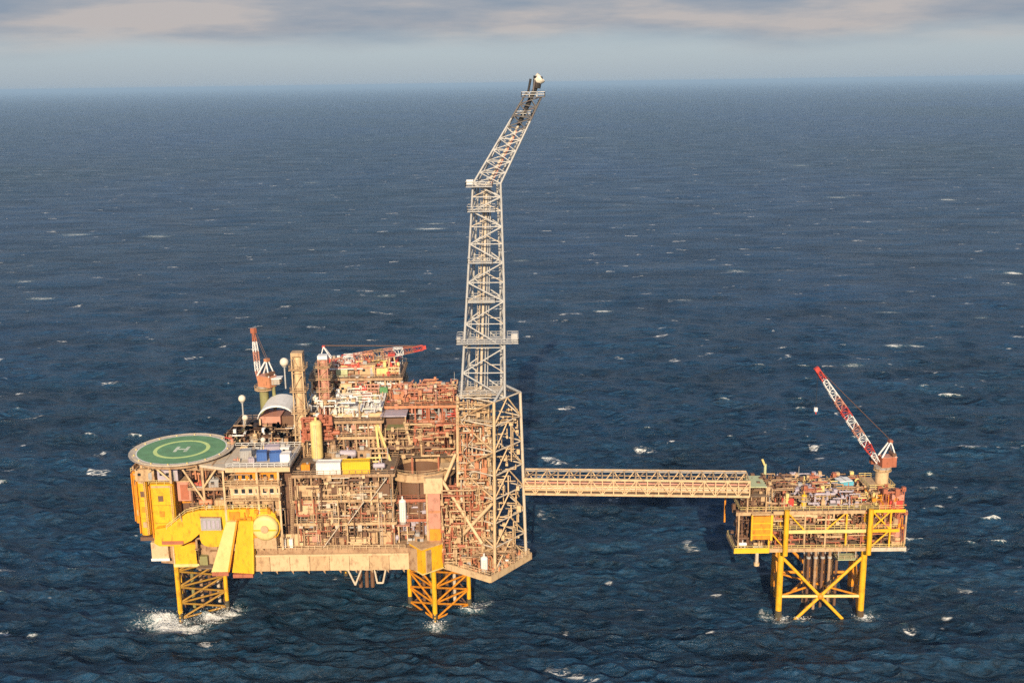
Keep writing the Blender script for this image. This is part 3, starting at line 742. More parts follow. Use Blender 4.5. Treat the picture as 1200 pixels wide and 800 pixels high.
for x in (-84.5, -78.2, -72.6, -67.4): t.rod('davit_arm', 'cream2', (x, 257.6, 32.8 if x < -80 else 36), (x, 256.2, 35.4 if x < -80 else 38.4), .2); t.box('winch_box', 'grey', (x + .9, 258.2, (33.4 if x < -80 else 36.5)), (.9, .8, .9))
b = B(); rail_b(b, [(-88.5, 257.3, 30.8), (-83.2, 257.3, 35), (-79.6, 257.3, 35.9), (-62.6, 256.9, 36.2)], r=.07); t.mesh('handrail', 'straw', b)
b = B(); pipework_b(b, -73, -62, 256.6, 256.95, 31, 35.6, 16, random.Random(89), (.07, .14)); t.mesh('pipework', 'amber', b, kind='stuff')
t = T('winch_room', 'small grey louvred box set into the yellow girder', 'machinery box', (-77, 256.8, 30.6))
t.bx('casing', 'grey', -79.5, -74.4, 256.6, 259.5, 30.65, 34.0)
for i in range(4): t.bx('louvre', 'lilac', -78.8 + i * 1.1, -78.1 + i * 1.1, 256.45, 256.58, 31.2, 33.4)
t.bx('roof', 'sand', -79.7, -74.3, 256.5, 259.6, 34.02, 34.2)
for lab, poly in (('left of the two sloping straw-yellow chutes hanging below the yellow girder', [(-72.8, 33.2), (-70.3, 33.2), (-73.4, 19.6), (-77.6, 19.6)]),
                  ('right of the two sloping chutes, deeper yellow with a bright right edge', [(-69.6, 33.4), (-66.4, 33.4), (-67.2, 19.0), (-72.3, 19.4)])):
    t = T('sloping_chute', lab, 'chute', (poly[0][0], 256.5, 19), group='sloping chutes below the yellow girder')
    b = B(); b.prism(poly, 255.8, 258.4); t.mesh('chute_body', 'straw' if 'left of' in lab else 'yellow', b)
    b = B(); b.prism([(poly[1][0] - .02, poly[1][1]), (poly[1][0] + .45, poly[1][1]), (poly[2][0] + .45, poly[2][1]), (poly[2][0] - .02, poly[2][1])], 255.7, 258.4)
    t.mesh('edge_flange', 'amber' if 'left of' in lab else 'lemon', b)
    t.bx('bottom_lip', 'rust', poly[3][0] + .2, poly[2][0] + .2, 255.6, 258.6, poly[2][1] - 1.0, poly[2][1] - .05)
t = T('round_drum', 'large round pale drum facing the sea at the right end of the yellow girder', 'drum', (-63.4, 256, 31))
b = B(); b.lathe((-63.2, 258.5, 31.2), [(0.01, 2.9), (2.4, 2.85), (3.0, 2.7), (3.3, 2.3), (3.3, 0), (0.01, 0)], 28, axis=(0, -1, 0)); t.mesh('drum_shell', 'straw', b)
b = B(); b.lathe((-63.2, 257.2, 31.2), [(3.5, 0), (3.8, 0), (3.8, .5), (3.5, .5)], 28, axis=(0, -1, 0)); t.mesh('rim', 'yellow', b)
t.box('face_rib', 'yellow', (-63.2, 255.55, 30.9), (5.9, .16, .35))
t.rod('hatch', 'cream', (-63.2, 255.7, 31.2), (-63.2, 255.3, 31.2), 1.0, n=16)
t.bx('cradle', 'cream', -67.0, -60.6, 256.4, 259.5, 25.6, 29.3); t.bx('cradle_lip', 'amber', -67.1, -60.5, 256.2, 256.38, 28.6, 29.4)

# ================================================================== helideck
HC = V((-86.6, 269.0, 48.2)); HRAD = 12.4
t = T('helideck', 'round helideck with a green landing circle, lime ring and white H', 'helideck', (HC.x, HC.y, 46.5))
def ringpoly(r, n=40, cx_=HC.x, cy_=HC.y): return [(cx_ + r * math.cos(2 * math.pi * i / n), cy_ + r * math.sin(2 * math.pi * i / n)) for i in range(n)]
b = B(); b.plate(ringpoly(HRAD, 32), 47.8, 48.2); t.mesh('deck_plate', 'helip', b)
b = B(); b.plate(ringpoly(11.2), 48.204, 48.212); t.mesh('landing_circle', 'helig', b)
def annulus(t, name, mat, r0, r1, z):
    b = B(); n = 48; a = [V((HC.x + r * math.cos(2 * math.pi * i / n), HC.y + r * math.sin(2 * math.pi * i / n), z)) for r in (r0, r1) for i in range(n)]
    b.add(a, [(i, (i + 1) % n, n + (i + 1) % n, n + i)[::-1] for i in range(n)]); return t.mesh(name, mat, b)
annulus(t, 'touchdown_ring', 'lime', 6.2, 7.2, 48.216)
annulus(t, 'edge_line', 'white', 11.2, 11.5, 48.208)
b = B()
for sx in (-1, 1): b.box((HC.x + sx * 1.35, HC.y, 48.22), (.85, 4.2, .008))
b.box((HC.x, HC.y, 48.22), (1.86, .8, .008)); t.mesh('letter_h', 'helih', b)
b = B(); b.lathe((HC.x, HC.y, 47.9), [(HRAD, 0), (HRAD + .9, .25), (HRAD + .9, .35), (HRAD, .1)], 32, smooth=False); t.mesh('safety_net', 'galvw', b)
b = B(); b.lathe((HC.x, HC.y, 46.9), [(HRAD - .6, 0), (HRAD - .6, .88), (HRAD - .9, .88), (HRAD - .9, 0)], 32, smooth=False); t.mesh('edge_girder', 'sand', b)
for i in range(16):
    a = 2 * math.pi * i / 16
    t.rod('perimeter_light', 'straw', (HC.x + 11.9 * math.cos(a), HC.y + 11.9 * math.sin(a), 48.2), (HC.x + 11.9 * math.cos(a), HC.y + 11.9 * math.sin(a), 48.45), .22, n=6)
for x in range(-96, -74, 4): t.beam('support_beam', 'sand', (x, 258.5, 46.9), (x, 279, 46.9), .4, 1.0)
for x, y in ((-95, 262), (-87, 259.5), (-79, 260), (-95, 275), (-79, 277)):
    t.beam('support_column', 'cream', (x, y, 42.4 if x < -84 else 35.5), (x, y, 46.6), .55)
for a, c in (((-95, 262, 43), (-91, 260, 46.6)), ((-87, 259.5, 43), (-91, 260, 46.6)), ((-79, 260, 37), (-84, 259.5, 46.4)), ((-79, 260, 41), (-75, 260, 46.6))):
    t.rod('diagonal_strut', 'cream2', a, c, .28)
for lab, x0, x1, mm_ in (('beige cabin under the left rim of the helideck', -96.4, -91.6, 'cream'), ('lilac-grey cabin under the front rim of the helideck', -90.8, -85.6, 'lilac')):
    eq_cabin('small_cabin', lab, ((x0 + x1) / 2, 262.6, 42.5), x1 - x0, 3.5, 3.1, mm_, 0, 'cabins under the helideck')
t = T('red_locker', 'rust-red block standing behind the widest yellow fin', 'locker', (-85, 262, 35.5))
t.bx('body', 'pink', -86.4, -82.6, 262.0, 265.5, 36.6, 41.8); t.bx('door', 'rust', -85.6, -83.6, 261.85, 261.99, 37, 41); t.bx('cap', 'cream', -86.6, -82.4, 261.9, 265.6, 41.8, 42.1)
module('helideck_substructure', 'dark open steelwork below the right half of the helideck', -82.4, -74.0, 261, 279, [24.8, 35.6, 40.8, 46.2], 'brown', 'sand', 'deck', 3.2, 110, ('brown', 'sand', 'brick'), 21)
row([('skid', 'red', -80.5, 260.9, .9), ('cabinet', 'grey', -76.5, 261.2, .8)], 'on the open deck under the helideck', 40.8, 'equipment under the helideck')
row([('vessel', 'brick', -78.8, 260.3, .9), ('tank', 'cream', -75.2, 260.6, .8)], 'just above the yellow girder', 35.6, 'equipment above the yellow girder')

# helideck parking deck and accommodation
t = T('accommodation_block', 'stepped beige accommodation block below the deck right of the helideck', 'accommodation block', (-65, 268, 30))
t.bx('storey', 'cream', -71.6, -59.6, 258.6, 279, 33.6, 38.6); t.bx('storey', 'cream2', -71.9, -59.4, 257.6, 279, 38.9, 42.6); t.bx('storey', 'amber', -70.4, -59.6, 258.8, 279, 42.9, 45.6)
for z in (38.6, 42.6): t.bx('walkway', 'cream', -72.8, -59.0, 256.2, 279, z + .02, z + .27)
for z in (38.9, 42.9):
    b = B(); rail_b(b, [(-72.7, 256.3, z), (-59.1, 256.3, z)], r=.07); t.mesh('handrail', 'cream2', b)
for k, z in enumerate((35.4, 40.2, 43.6)):
    for i in range(7):
        yy = (258.6, 257.6, 258.8)[k]
        w_ = t.bx('window', 'glass', -70.6 + i * 1.8, -69.7 + i * 1.8, yy - .1, yy + .02, z, z + 1.1)
        t.bx('sill', 'white', -70.8 + i * 1.8, -69.5 + i * 1.8, yy - .2, yy - .02, z - .2, z - .06, p=w_)
for x in (-73.0, -64.6, -59.2): t.beam('corner_column', 'cream2', (x, 257.2, 25), (x, 257.2, 46.4), .5)
t.bx('stair_wall', 'brown', -59.3, -56.6, 262, 262.4, 25, 45.8)  # brown paints the shade of the gap right of the accommodation
b = B(); pipework_b(b, -72, -58, 257.0, 258.3, 26, 45, 70, random.Random(77), (.06, .16)); t.mesh('pipework', 'sand', b, kind='stuff')
t = T('parking_deck', 'pale flat deck joining the helideck to the process area', 'deck', (-66, 268, 46))
b = B(); b.plate([(-79.5, 259.4), (-72, 256.6), (-56.2, 256.6), (-56.0, 273), (-74.5, 273), (-73.2, 268)], 46.6, 47.3); t.mesh('deck_plate', 'helip', b)
b = B(); rail_b(b, [(-72, 256.8, 47.3), (-56.4, 256.8, 47.3), (-56.2, 272.8, 47.3), (-73.6, 272.8, 47.3)], r=.07); t.mesh('handrail', 'white', b)
t.bx('edge_beam', 'cream2', -72.2, -56, 256.3, 256.58, 46.2, 47.35)
for lab, x, y, m1, s in (('dark blue container on the parking deck near its right edge', -60.6, 262, 'blue', .8), ('black-ended blue container at the left of the parking deck cargo', -64.2, 262.5, 'blue', .7),
                      ('white container at the far right of the parking deck', -57.8, 261, 'white', .7), ('lilac-grey container behind the two blue ones', -62.5, 267, 'lilac', 1.1),
                      ('grey container beside the helideck access steps', -68.6, 264, 'grey', .8)):
    eq_container('cargo_container', lab, (x, y, 47.3), 3.4 * s, 2.3, 2.3, m1, R(90 if m1 == 'white' else 8), 'containers on the parking deck')
t = T('fire_monitor', 'red fire monitor on a short post at the right rim of the helideck', 'fire monitor', (-74.4, 273, 47.3))
t.rod('post', 'pink', (-74.4, 273, 47.3), (-74.4, 273, 49.6), .4); t.rod('nozzle', 'red', (-74.4, 273, 49.5), (-76, 272, 50.3), .25, .15); t.box('platform', 'cream', (-74.4, 273, 48.6), (1.8, 1.8, .15))
for lab, x, y, r, pz in (('white radome on a thin mast left of the white canopy', -75.9, 292, 1.05, 55.0), ('smaller white radome just below the first one', -74.4, 288, .85, 50.6), ('round white satellite dome at the top of the left column', -61.7, 284, 1.2, 67.4), ('white satellite dome on the parking deck rail', -66.3, 273.4, .7, 49.0)):
    t = T('radome', lab, 'radome', (x, y, 47), group='white radomes')
    t.rod('mast', 'galv', (x, y, 44 if pz < 60 else 60), (x, y, pz - r * .6), .22); t.ball('dome', 'offw', (x, y, pz), r); t.rod('mount', 'grey', (x, y, pz - r * 1.1), (x, y, pz - r * .7), r * .5)

# ================================================================== process area
# left-back area behind the parking deck
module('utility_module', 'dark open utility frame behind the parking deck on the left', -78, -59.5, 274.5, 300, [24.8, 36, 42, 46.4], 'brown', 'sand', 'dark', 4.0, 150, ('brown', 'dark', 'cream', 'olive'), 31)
row([('skid', 'olive', -74.8, 277, 1.1), ('cabinet', 'brown', -71.2, 279, 1), ('column', 'cream2', -69.0, 276.0, .8), ('tank', 'brown', -66.0, 278, 1.1), ('manifold', 'sand', -63.4, 275.8, .9), ('skid', 'brown', -61.4, 279.5, 1.2), ('manifold', 'brown', -68.2, 282, 1.2), ('tank', 'olive', -73.4, 283, 1.0)], 'on the dark utility frame behind the parking deck', 46.4, 'equipment on the utility frame')
t = T('curved_canopy', 'white curved canopy roof left of the tall lattice column', 'canopy', (-64, 286, 48))
b = B()
n = 12
for i in range(n):
    a0 = math.pi * (0.04 + .92 * i / n); a1 = math.pi * (0.04 + .92 * (i + 1) / n)
    q = [(-64.2 - 5.2 * math.cos(a), 52.0 + 4.0 * math.sin(a)) for a in (a0, a1)]
    b.add([(q[0][0], 281.5, q[0][1]), (q[1][0], 281.5, q[1][1]), (q[1][0], 291, q[1][1] + .5), (q[0][0], 291, q[0][1] + .5)], [(0, 1, 2, 3)], True)
    b.add([(q[0][0], 281.5, q[0][1] - .5), (q[1][0], 281.5, q[1][1] - .5), (q[1][0], 281.5, q[1][1]), (q[0][0], 281.5, q[0][1])], [(0, 1, 2, 3)])
t.mesh('roof', 'white', b)
t.bx('wall', 'pink', -69, -63.5, 283, 290, 47.6, 52.4); t.bx('wall', 'brown', -63.4, -59.2, 284.5, 290, 47.6, 52.0)
for x in (-68.8, -59.4): t.beam('post', 'cream2', (x, 281.8, 47.5), (x, 281.8, 52.2), .4)
t.bx('lower_roof', 'cream2', -68, -58.5, 279.8, 283, 48.9, 49.2)

t = T('utility_pipework', 'tangle of dark brown and sand pipes behind the parking deck containers', 'pipework', (-67, 280, 46.4))
for m_, n_ in (('dark', 70), ('brown', 70), ('sand', 26), ('white', 7)):
    b = B(); pipework_b(b, -77, -59.5, 274.6, 284, 46.5, 50.4, n_, random.Random(300 + n_), (.08, .24)); t.mesh('pipework', m_, b, kind='stuff')
row([('skid', 'grey', -66.4, 269.5, .8), ('tank', 'cream2', -70.2, 269, .6), ('cabinet', 'white', -59.2, 267, .7), ('skid', 'pink', -70.4, 261, .6), ('tank', 'lilac', -66.4, 260.4, .5)], 'standing on the parking deck near the containers', 47.32, 'small gear on the parking deck')
# front process frame
module('process_module', 'open cream process frame of three decks at the middle of the front', -55.6, -31.0, 259.8, 272, [24.8, 31.2, 37.4, 44.2], 'sand', 'cream', 'deck', 4.1, 420, ('sand', 'brown', 'rust', 'cream', 'brown', 'sand', 'grey'), 1)
t = T('front_pipework', 'cream and rust pipe runs and small boxes fixed along the face of the process frame', 'pipework', (-43, 259, 25))
for m_, n_, z0_, z1_ in (('sand', 60, 25, 44), ('rust', 34, 25, 38), ('cream2', 46, 25, 44), ('brown', 50, 25, 43), ('galvw', 22, 30, 44)):
    b = B(); pipework_b(b, -55.4, -31.2, 258.3, 259.7, z0_, z1_, n_, random.Random(400 + n_), (.07, .2)); t.mesh('pipework', m_, b, kind='stuff')
b = B()
for x, z0_, z1_ in ((-50.4, 25, 31), (-45.8, 31.3, 37.4), (-38.6, 37.6, 44.2), (-34.2, 25, 37)): ladder_b(b, (x, 258.6, z0_), (x, 258.6, z1_), .6)
for x, z in ((-49, 25), (-42.5, 31.3), (-36.5, 37.5)): b.beam((x, 258.4, z), (x + 4.4, 258.4, z + 6), .9, .2)
t.mesh('stair', 'galvw', b)
t = T('cladding_panels', 'cream wall sheets on the left bays of the process frame', 'wall panels', (-52, 259, 31))
for (x0, x1, z0, z1, m1) in ((-55.2, -49.6, 38.4, 41.4, 'cream'), (-55.2, -50.2, 33.4, 36.6, 'cream2'), (-42.5, -40.4, 38, 39.8, 'sand'), (-52, -49.8, 26, 28.4, 'pink'), (-34.6, -31.6, 38.2, 41.6, 'brown'), (-46.4, -44, 39.2, 42.4, 'brown')):
    t.bx('wall_sheet', m1, x0, x1, 259.1, 259.35, z0, z1)
row([('vessel', 'pink', -52.6, 262, 1.0), ('skid', 'cream2', -48.6, 261.6, 1), ('manifold', 'cream', -44.6, 261.4, .9), ('cabinet', 'sand', -40.4, 262, .8), ('vessel', 'rust', -35.6, 261.8, 1.2), ('column', 'cream', -32.6, 262, .9)], 'on the lowest deck of the process frame', 24.85, 'equipment on the lowest deck of the process frame')
row([('exchanger', 'cream', -53, 261.6, .9), ('skid', 'sand', -48.6, 262, 1), ('vessel', 'cream2', -44, 262, .9), ('manifold', 'sand', -39.6, 261.6, 1), ('tank', 'lilac', -34.6, 262, 1)], 'on the second deck of the process frame', 31.2, 'equipment on the second deck of the process frame')
row([('cabinet', 'cream2', -53, 262.6, 1), ('manifold', 'cream', -48.4, 261.6, 1), ('skid', 'pink', -43.8, 262, 1.1), ('vessel', 'cream', -38.8, 262, 1), ('exchanger', 'sand', -34.4, 262.4, .8)], 'on the third deck of the process frame', 37.4, 'equipment on the third deck of the process frame')
eq_container('cargo_container', 'bright white container on the front edge of the process frame top', (-46.9, 260.6, 44.3), 6.0, 2.6, 3.0, 'white', 0, 'containers on the process frame top')
eq_container('cargo_container', 'bright yellow container right of the white one', (-40.0, 260.8, 44.3), 6.8, 2.6, 3.1, 'lemon', R(3), 'containers on the process frame top')
row([('skid', 'pink', -49.2, 264.4, 1.1), ('tank', 'amber', -53.2, 262.6, .7), ('cabinet', 'cream2', -44.6, 265, 1), ('manifold', 'straw', -36.0, 264.4, 1), ('vessel', 'lilac', -34.4, 262, .8), ('skid', 'cream', -39.2, 265, 1.2)], 'on the top deck behind the cargo containers', 44.25, 'equipment on the process frame top')

t = T('walkway_gantry', 'small white pipes and boxes along the hull top below the accommodation', 'walkway', (-58, 258, 24.8))
for x in (-61.6, -59.6, -57.8): t.bx('locker', 'white', x, x + .9, 258.2, 259.2, 24.9, 27.2)
b = B(); ladder_b(b, (-57.2, 258.4, 24.9), (-56.4, 258.4, 37)); ladder_b(b, (-56.6, 258.4, 37), (-56.6, 258.4, 44)); t.mesh('ladder', 'cream2', b)

# second tier
module('separation_module', 'sand-coloured middle module with many small decks behind the cargo containers', -55.4, -35.2, 275.5, 290, [24.8, 38.4, 44.4, 49.0, 53.4], 'sand', 'cream', 'deck', 3.6, 330, ('cream', 'pink', 'brown', 'dark', 'offw'), 2)
eq_vvessel('straw_column', 'straw-yellow upright vessel standing behind the white container', (-51.6, 270.6, 44.25), 10.0, 1.55, 'straw', 0, None, 0)
row([('column', 'sand', -47.2, 270, 1.0), ('vessel', 'lilac', -43.6, 270.5, 1.2), ('cabinet', 'sand', -39, 270, 1.1), ('manifold', 'cream', -35.4, 270.2, 1.2)], 'in the row behind the cargo containers', 44.25, 'row behind the cargo containers')
row([('vessel', 'grey', -46.6, 277.2, 1.1), ('manifold', 'cream', -42, 276.8, 1.2), ('exchanger', 'brick', -37.6, 277.2, 1)], 'on the upper deck of the middle module', 49.0, 'equipment on the middle module')
t = T('pale_roof_shed', 'low pale white pitched roof over the middle of the process area', 'roofed shed', (-42, 283, 53.4))
b = B()
for i in range(8):
    x0 = -48.8 + i * 1.72; z = 55.2 + .5 * math.sin(i * 2.1)
    b.add([(x0, 277.5, z - .6), (x0 + .86, 277.5, z - .2), (x0 + .86, 288.5, z + 1.4), (x0, 288.5, z + 1.0)], [(0, 1, 2, 3)])
    b.add([(x0 + .86, 277.5, z - .2), (x0 + 1.72, 277.5, z - .6), (x0 + 1.72, 288.5, z + 1.0), (x0 + .86, 288.5, z + 1.4)], [(0, 1, 2, 3)])
t.mesh('roof', 'white', b)
t.bx('wall', 'cream2', -48.6, -35.2, 278, 288, 53.4, 54.5)
for x in (-46, -41.5, -37.5): t.rod('vent', 'pgreen', (x, 283, 55.5), (x, 283, 57.6), .5)
t.bx('ridge_box', 'pink', -41.5, -38.5, 284, 286.5, 56, 57.6)
# tall columns
def tower(label, x, y, z0, z1, w, mc, mb, core, caps='cream'):
    t = T('lattice_column', label, 'lattice column', (x, y, z0), group='tall columns of the process area')
    pts = [(-w, -w), (w, -w), (w, w), (-w, w)]
    lattice(t, [V((x + a, y + c, z0)) for a, c in pts], [V((x + a * .9, y + c * .9, z1)) for a, c in pts], [i / 6 for i in range(7)], .17, .1, mc, mb, 'Z', n=6)
    t.rod('core_vessel', core, (x, y, z0), (x, y, z1 - .8), w * .72, n=14); t.dome('core_cap', core, (x, y, z1 - .8), w * .72, w * .5)
    for k in range(1, 5):
        z = z0 + (z1 - z0) * k / 4.6
        pl = t.box('platform', mb, (x, y, z), (2 * w + 1.4, 2 * w + 1.2, .18))
        b = B(); rail_b(b, rect(x - w - .7, x + w + .7, y - w - .6, y + w + .6, z), closed=True); t.mesh('handrail', mb, b, p=pl)
    t.box('top_housing', caps, (x, y, z1 + .5), (2 * w, 2 * w, 1.0))
tower('tallest cream lattice column, left of the pink one', -56.4, 276, 44, 71.2, 1.5, 'cream2', 'cream', 'cream2')
tower('pink-topped lattice column right of the tallest cream one', -50.6, 281, 53.5, 69.0, 1.3, 'pink', 'cream', 'pink', 'white')
row([('manifold', 'rust', -54.2, 273.4, 1.0), ('skid', 'rust', -50.6, 274.2, 1.2), ('vessel', 'rust', -47.6, 275, .8)], 'in the rusty cluster between the tall columns', 53.5 if False else 49.0, 'rusty cluster between the columns')
b = B(); pipework_b(b, -55.5, -48, 272.6, 275, 49, 55, 60, random.Random(9), (.12, .3))
t = T('rusty_pipe_cluster', 'knot of rust-red pipes above the straw-yellow vessel', 'pipe cluster', (-52, 274, 49)); t.mesh('pipework', 'rust', b, kind='stuff')
t.bx('support_deck', 'brown', -56, -47, 272.4, 276.6, 48.7, 49.0)
for x in (-55.6, -47.4): t.beam('support_post', 'sand', (x, 272.8, 44.2), (x, 272.8, 48.7), .35)

# far tier
module('compression_module', 'far cream and pink module along the back of the large platform', -56, -31.5, 292, 308, [24.8, 44, 50.5, 56.2, 60.6], 'cream', 'cream2', 'deck', 3.8, 300, ('cream', 'pink', 'brown', 'white', 'rust'), 3)
row([('cabinet', 'cream2', -53.6, 294, 1.2), ('column', 'pink', -50.2, 294, 1.0), ('tank', 'pgreen', -47.6, 293.6, 1.0), ('skid', 'sand', -44.4, 294.2, 1.3), ('cabinet', 'cream', -40.4, 294, 1.3), ('tank', 'straw', -36.4, 294, 1.0), ('manifold', 'cream2', -33.4, 294, .9)], 'on the roof of the far back module', 60.6, 'equipment on the far back module roof')
row([('turbine', 'pink', -52, 299, 1.0), ('turbine', 'cream2', -44.5, 300, 1.1), ('turbine', 'brick', -37.2, 300, 1.0)], 'at the back of the far module roof', 60.6, 'turbine boxes on the far module roof')
row([('vessel', 'red', -42.4, 291.6, .9), ('cabinet', 'cream2', -46.6, 292, 1.1), ('tank', 'green', -36.0, 291.6, .7), ('manifold', 'pink', -39, 291.4, 1)], 'on the top gallery in front of the far module', 56.2, 'equipment on the far module gallery')

for nm_, lab, q_ in (('roof_pipework', 'tangle of pink, white and red pipes on the roof of the far back module', ((-55, -32, 292.4, 306, 60.8, 64.0, ('pink', 'white', 'red', 'straw'), 45))),
                     ('gallery_pipework', 'tangle of white and cream pipes around the pale pitched roof', ((-55, -35, 276, 291, 53.8, 58.0, ('white', 'cream', 'white', 'offw'), 40))),
                     ('rooftop_pipework', 'tangle of rust, pink and cream pipes on top of the rust-red module', ((-33.6, -15.6, 282.4, 296, 55.6, 58.8, ('rust', 'pink', 'cream', 'brick'), 55)))):
    t = T(nm_, lab, 'pipework', ((q_[0] + q_[1]) / 2, (q_[2] + q_[3]) / 2, q_[4]))
    for e_, m_ in enumerate(q_[6]):
        b = B(); pipework_b(b, q_[0], q_[1], q_[2], q_[3], q_[4], q_[5], q_[7], random.Random(200 + e_ + int(q_[5])), (.07, .2), .2); t.mesh('pipework', m_, b, kind='stuff')
# rust-red right-hand module
module('rust_module', 'rust-red open module between the pale roof and the flare tower', -34.0, -15.4, 282, 298, [24.8, 38.5, 44.4, 50.2, 55.4], 'rust', 'brick', 'deck', 3.8, 420, ('rust', 'red', 'pink', 'grey', 'brown', 'dark'), 4)
row([('turbine', 'brick', -30.4, 286, 1.0), ('skid', 'rust', -26, 285, 1.3), ('turbine', 'pink', -22.4, 287, .9), ('manifold', 'rust', -18.4, 285, 1.1), ('vessel', 'brick', -25.6, 291, 1.1), ('cabinet', 'pink', -18.6, 291, 1.1), ('cabinet', 'brick', -30.4, 292.5, 1.2)], 'on top of the rust-red module', 55.4, 'equipment on top of the rust-red module')
t = T('lilac_roof_shed', 'lilac-grey flat roof right of the pale pitched roof', 'roofed shed', (-33.5, 280, 49))
t.bx('roof', 'lilac', -35.4, -28.4, 276, 283, 54.0, 54.3); t.bx('roof', 'olive', -33.6, -27.4, 273.4, 277.4, 51.2, 51.5)
for x in (-35.2, -28.7): t.beam('post', 'sand', (x, 276.3, 44), (x, 276.3, 54), .35)
t.bx('wall', 'brown', -34.8, -29, 279, 279.3, 46, 54)
row([('column', 'red', -24.4, 277, 1.3), ('skid', 'red', -20.8, 276.4, 1.5), ('vessel', 'rust', -18.8, 279, 1.2), ('tank', 'brown', -29.6, 277.5, 1)], 'below the front of the rust-red module', 44.0, 'red equipment below the rust-red module')
t = T('mid_deck', 'brown deck under the red equipment behind the round ring deck', 'deck', (-24, 278, 44))
t.bx('deck_plate', 'deck', -34.6, -14.6, 272.5, 281.4, 43.8, 43.98)
for x in (-34, -27, -20, -15): t.beam('post', 'rust', (x, 273, 24.8), (x, 273, 43.8), .45)
b = B(); pipework_b(b, -34, -15.5, 273, 281, 44.2, 50.5, 170, random.Random(19)); t.mesh('pipework', 'brown', b, kind='stuff')
b = B(); pipework_b(b, -26, -15.5, 273, 280, 44.2, 51.5, 60, random.Random(20), (.12, .4)); t.mesh('pipework', 'rust', b, kind='stuff')
b = B(); pipework_b(b, -34, -15.5, 272.5, 276, 44.2, 52, 70, random.Random(22), (.08, .2)); t.mesh('pipework', 'cream', b, kind='stuff')
for lab, a, c in (('left of the two straw-yellow leaning struts behind the ring deck', (-34.9, 268.5, 43.6), (-36.6, 276, 51.5)), ('right straw-yellow leaning strut, crossing down to the ring deck', (-32.0, 268.5, 43.2), (-36.4, 276.2, 52.2)), ('short cream leaning strut left of the red equipment', (-27.2, 272.4, 47.5), (-29.0, 275.6, 52.6))):
    t = T('leaning_strut', lab, 'strut', (a[0], a[1], a[2]), group='leaning struts')
    t.beam('strut_body', 'straw' if 'straw' in lab else 'cream2', a, c, .55); t.box('foot_plate', 'cream', (a[0], a[1], a[2] + .1), (1.2, 1.2, .2))

# ring deck over the right leg well
t = T('ring_deck', 'curved cream ring deck round the open well above the right jack-up leg', 'ring deck', (-24.6, 270, 40))
RC = (-24.6, 270.5)
b = B(); n = 36
b.lathe((RC[0], RC[1], 40.9), [(7.2, 0), (9.4, 0), (9.4, 1.9), (8.9, 1.9), (8.9, .9), (7.6, .9), (7.6, 1.6), (7.2, 1.6), (7.2, 0)], n, smooth=False); t.mesh('ring', 'cream', b)
b = B(); rail_b(b, [(RC[0] + 9.2 * math.cos(2 * math.pi * i / 24), RC[1] + 9.2 * math.sin(2 * math.pi * i / 24), 42.8) for i in range(24)], closed=True, step=3); t.mesh('handrail', 'cream2', b)
b = B(); b.lathe((RC[0], RC[1], 30), [(7.4, 0), (7.4, 10.9)], n); t.mesh('well_wall', 'brown', b)
b = B(); b.lathe((RC[0] + .5, RC[1] + 1, 37.2), [(0.01, .6), (3, .4), (4.6, 0)], 20); t.mesh('inner_cover', 'grey', b)
for a_ in (200, 235, 270, 305, 340): t.beam('support_post', 'brown', (RC[0] + 8.4 * math.cos(R(a_)), RC[1] + 8.4 * math.sin(R(a_)), 24.8), (RC[0] + 8.4 * math.cos(R(a_)), RC[1] + 8.4 * math.sin(R(a_)), 40.9), .5)
t.bx('landing', 'cream2', -19.2, -15.2, 265, 269, 43.0, 43.5)
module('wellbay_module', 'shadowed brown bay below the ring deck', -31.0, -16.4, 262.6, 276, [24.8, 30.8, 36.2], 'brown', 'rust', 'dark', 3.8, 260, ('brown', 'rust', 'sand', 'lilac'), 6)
eq_vvessel('white_vessel', 'slim white-topped vessel in the dark bay left of the red column', (-28.8, 261.8, 29.6), 6.2, .95, 'white', 0, None, 0)
t = T('equipment_stand', 'cream square stand carrying the slim white-topped vessel', 'stand', (-28.8, 261.8, 24.8))
for sx in (-1.1, 1.1):
    for sy in (-1, 1): t.beam('post', 'cream2', (-28.8 + sx, 261.8 + sy, 24.8), (-28.8 + sx, 261.8 + sy, 29.4), .3)
t.box('top_plate', 'pink', (-28.8, 261.8, 29.5), (3.6, 2.8, .2)); t.box('shelf', 'cream', (-27.6, 261.4, 27.2), (3.4, 2, .2))
row([('vessel', 'lilac', -31.6, 261.0, .9), ('skid', 'grey', -26.4, 260.6, .9), ('cabinet', 'sand', -24.6, 260.4, .7)], 'on the hull top in front of the dark bay', 24.85, 'equipment in front of the dark bay')
t = T('red_column', 'square red column with a cream cap at the right of the ring deck', 'column', (-20.8, 261, 24.8))
t.bx('shaft', 'pink', -22.4, -19.0, 260.4, 263.4, 25, 38.4); t.bx('edge_strip', 'cream', -22.6, -22.1, 260.1, 260.38, 25, 38.4); t.bx('cap', 'cream2', -23.0, -18.2, 259.8, 264, 38.45, 42.6)
t.bx('band', 'brick', -22.0, -18.95, 260.28, 260.38, 33, 33.6); t.bx('foot', 'amber', -21.9, -18.9, 260.2, 260.38, 25.2, 28.6)

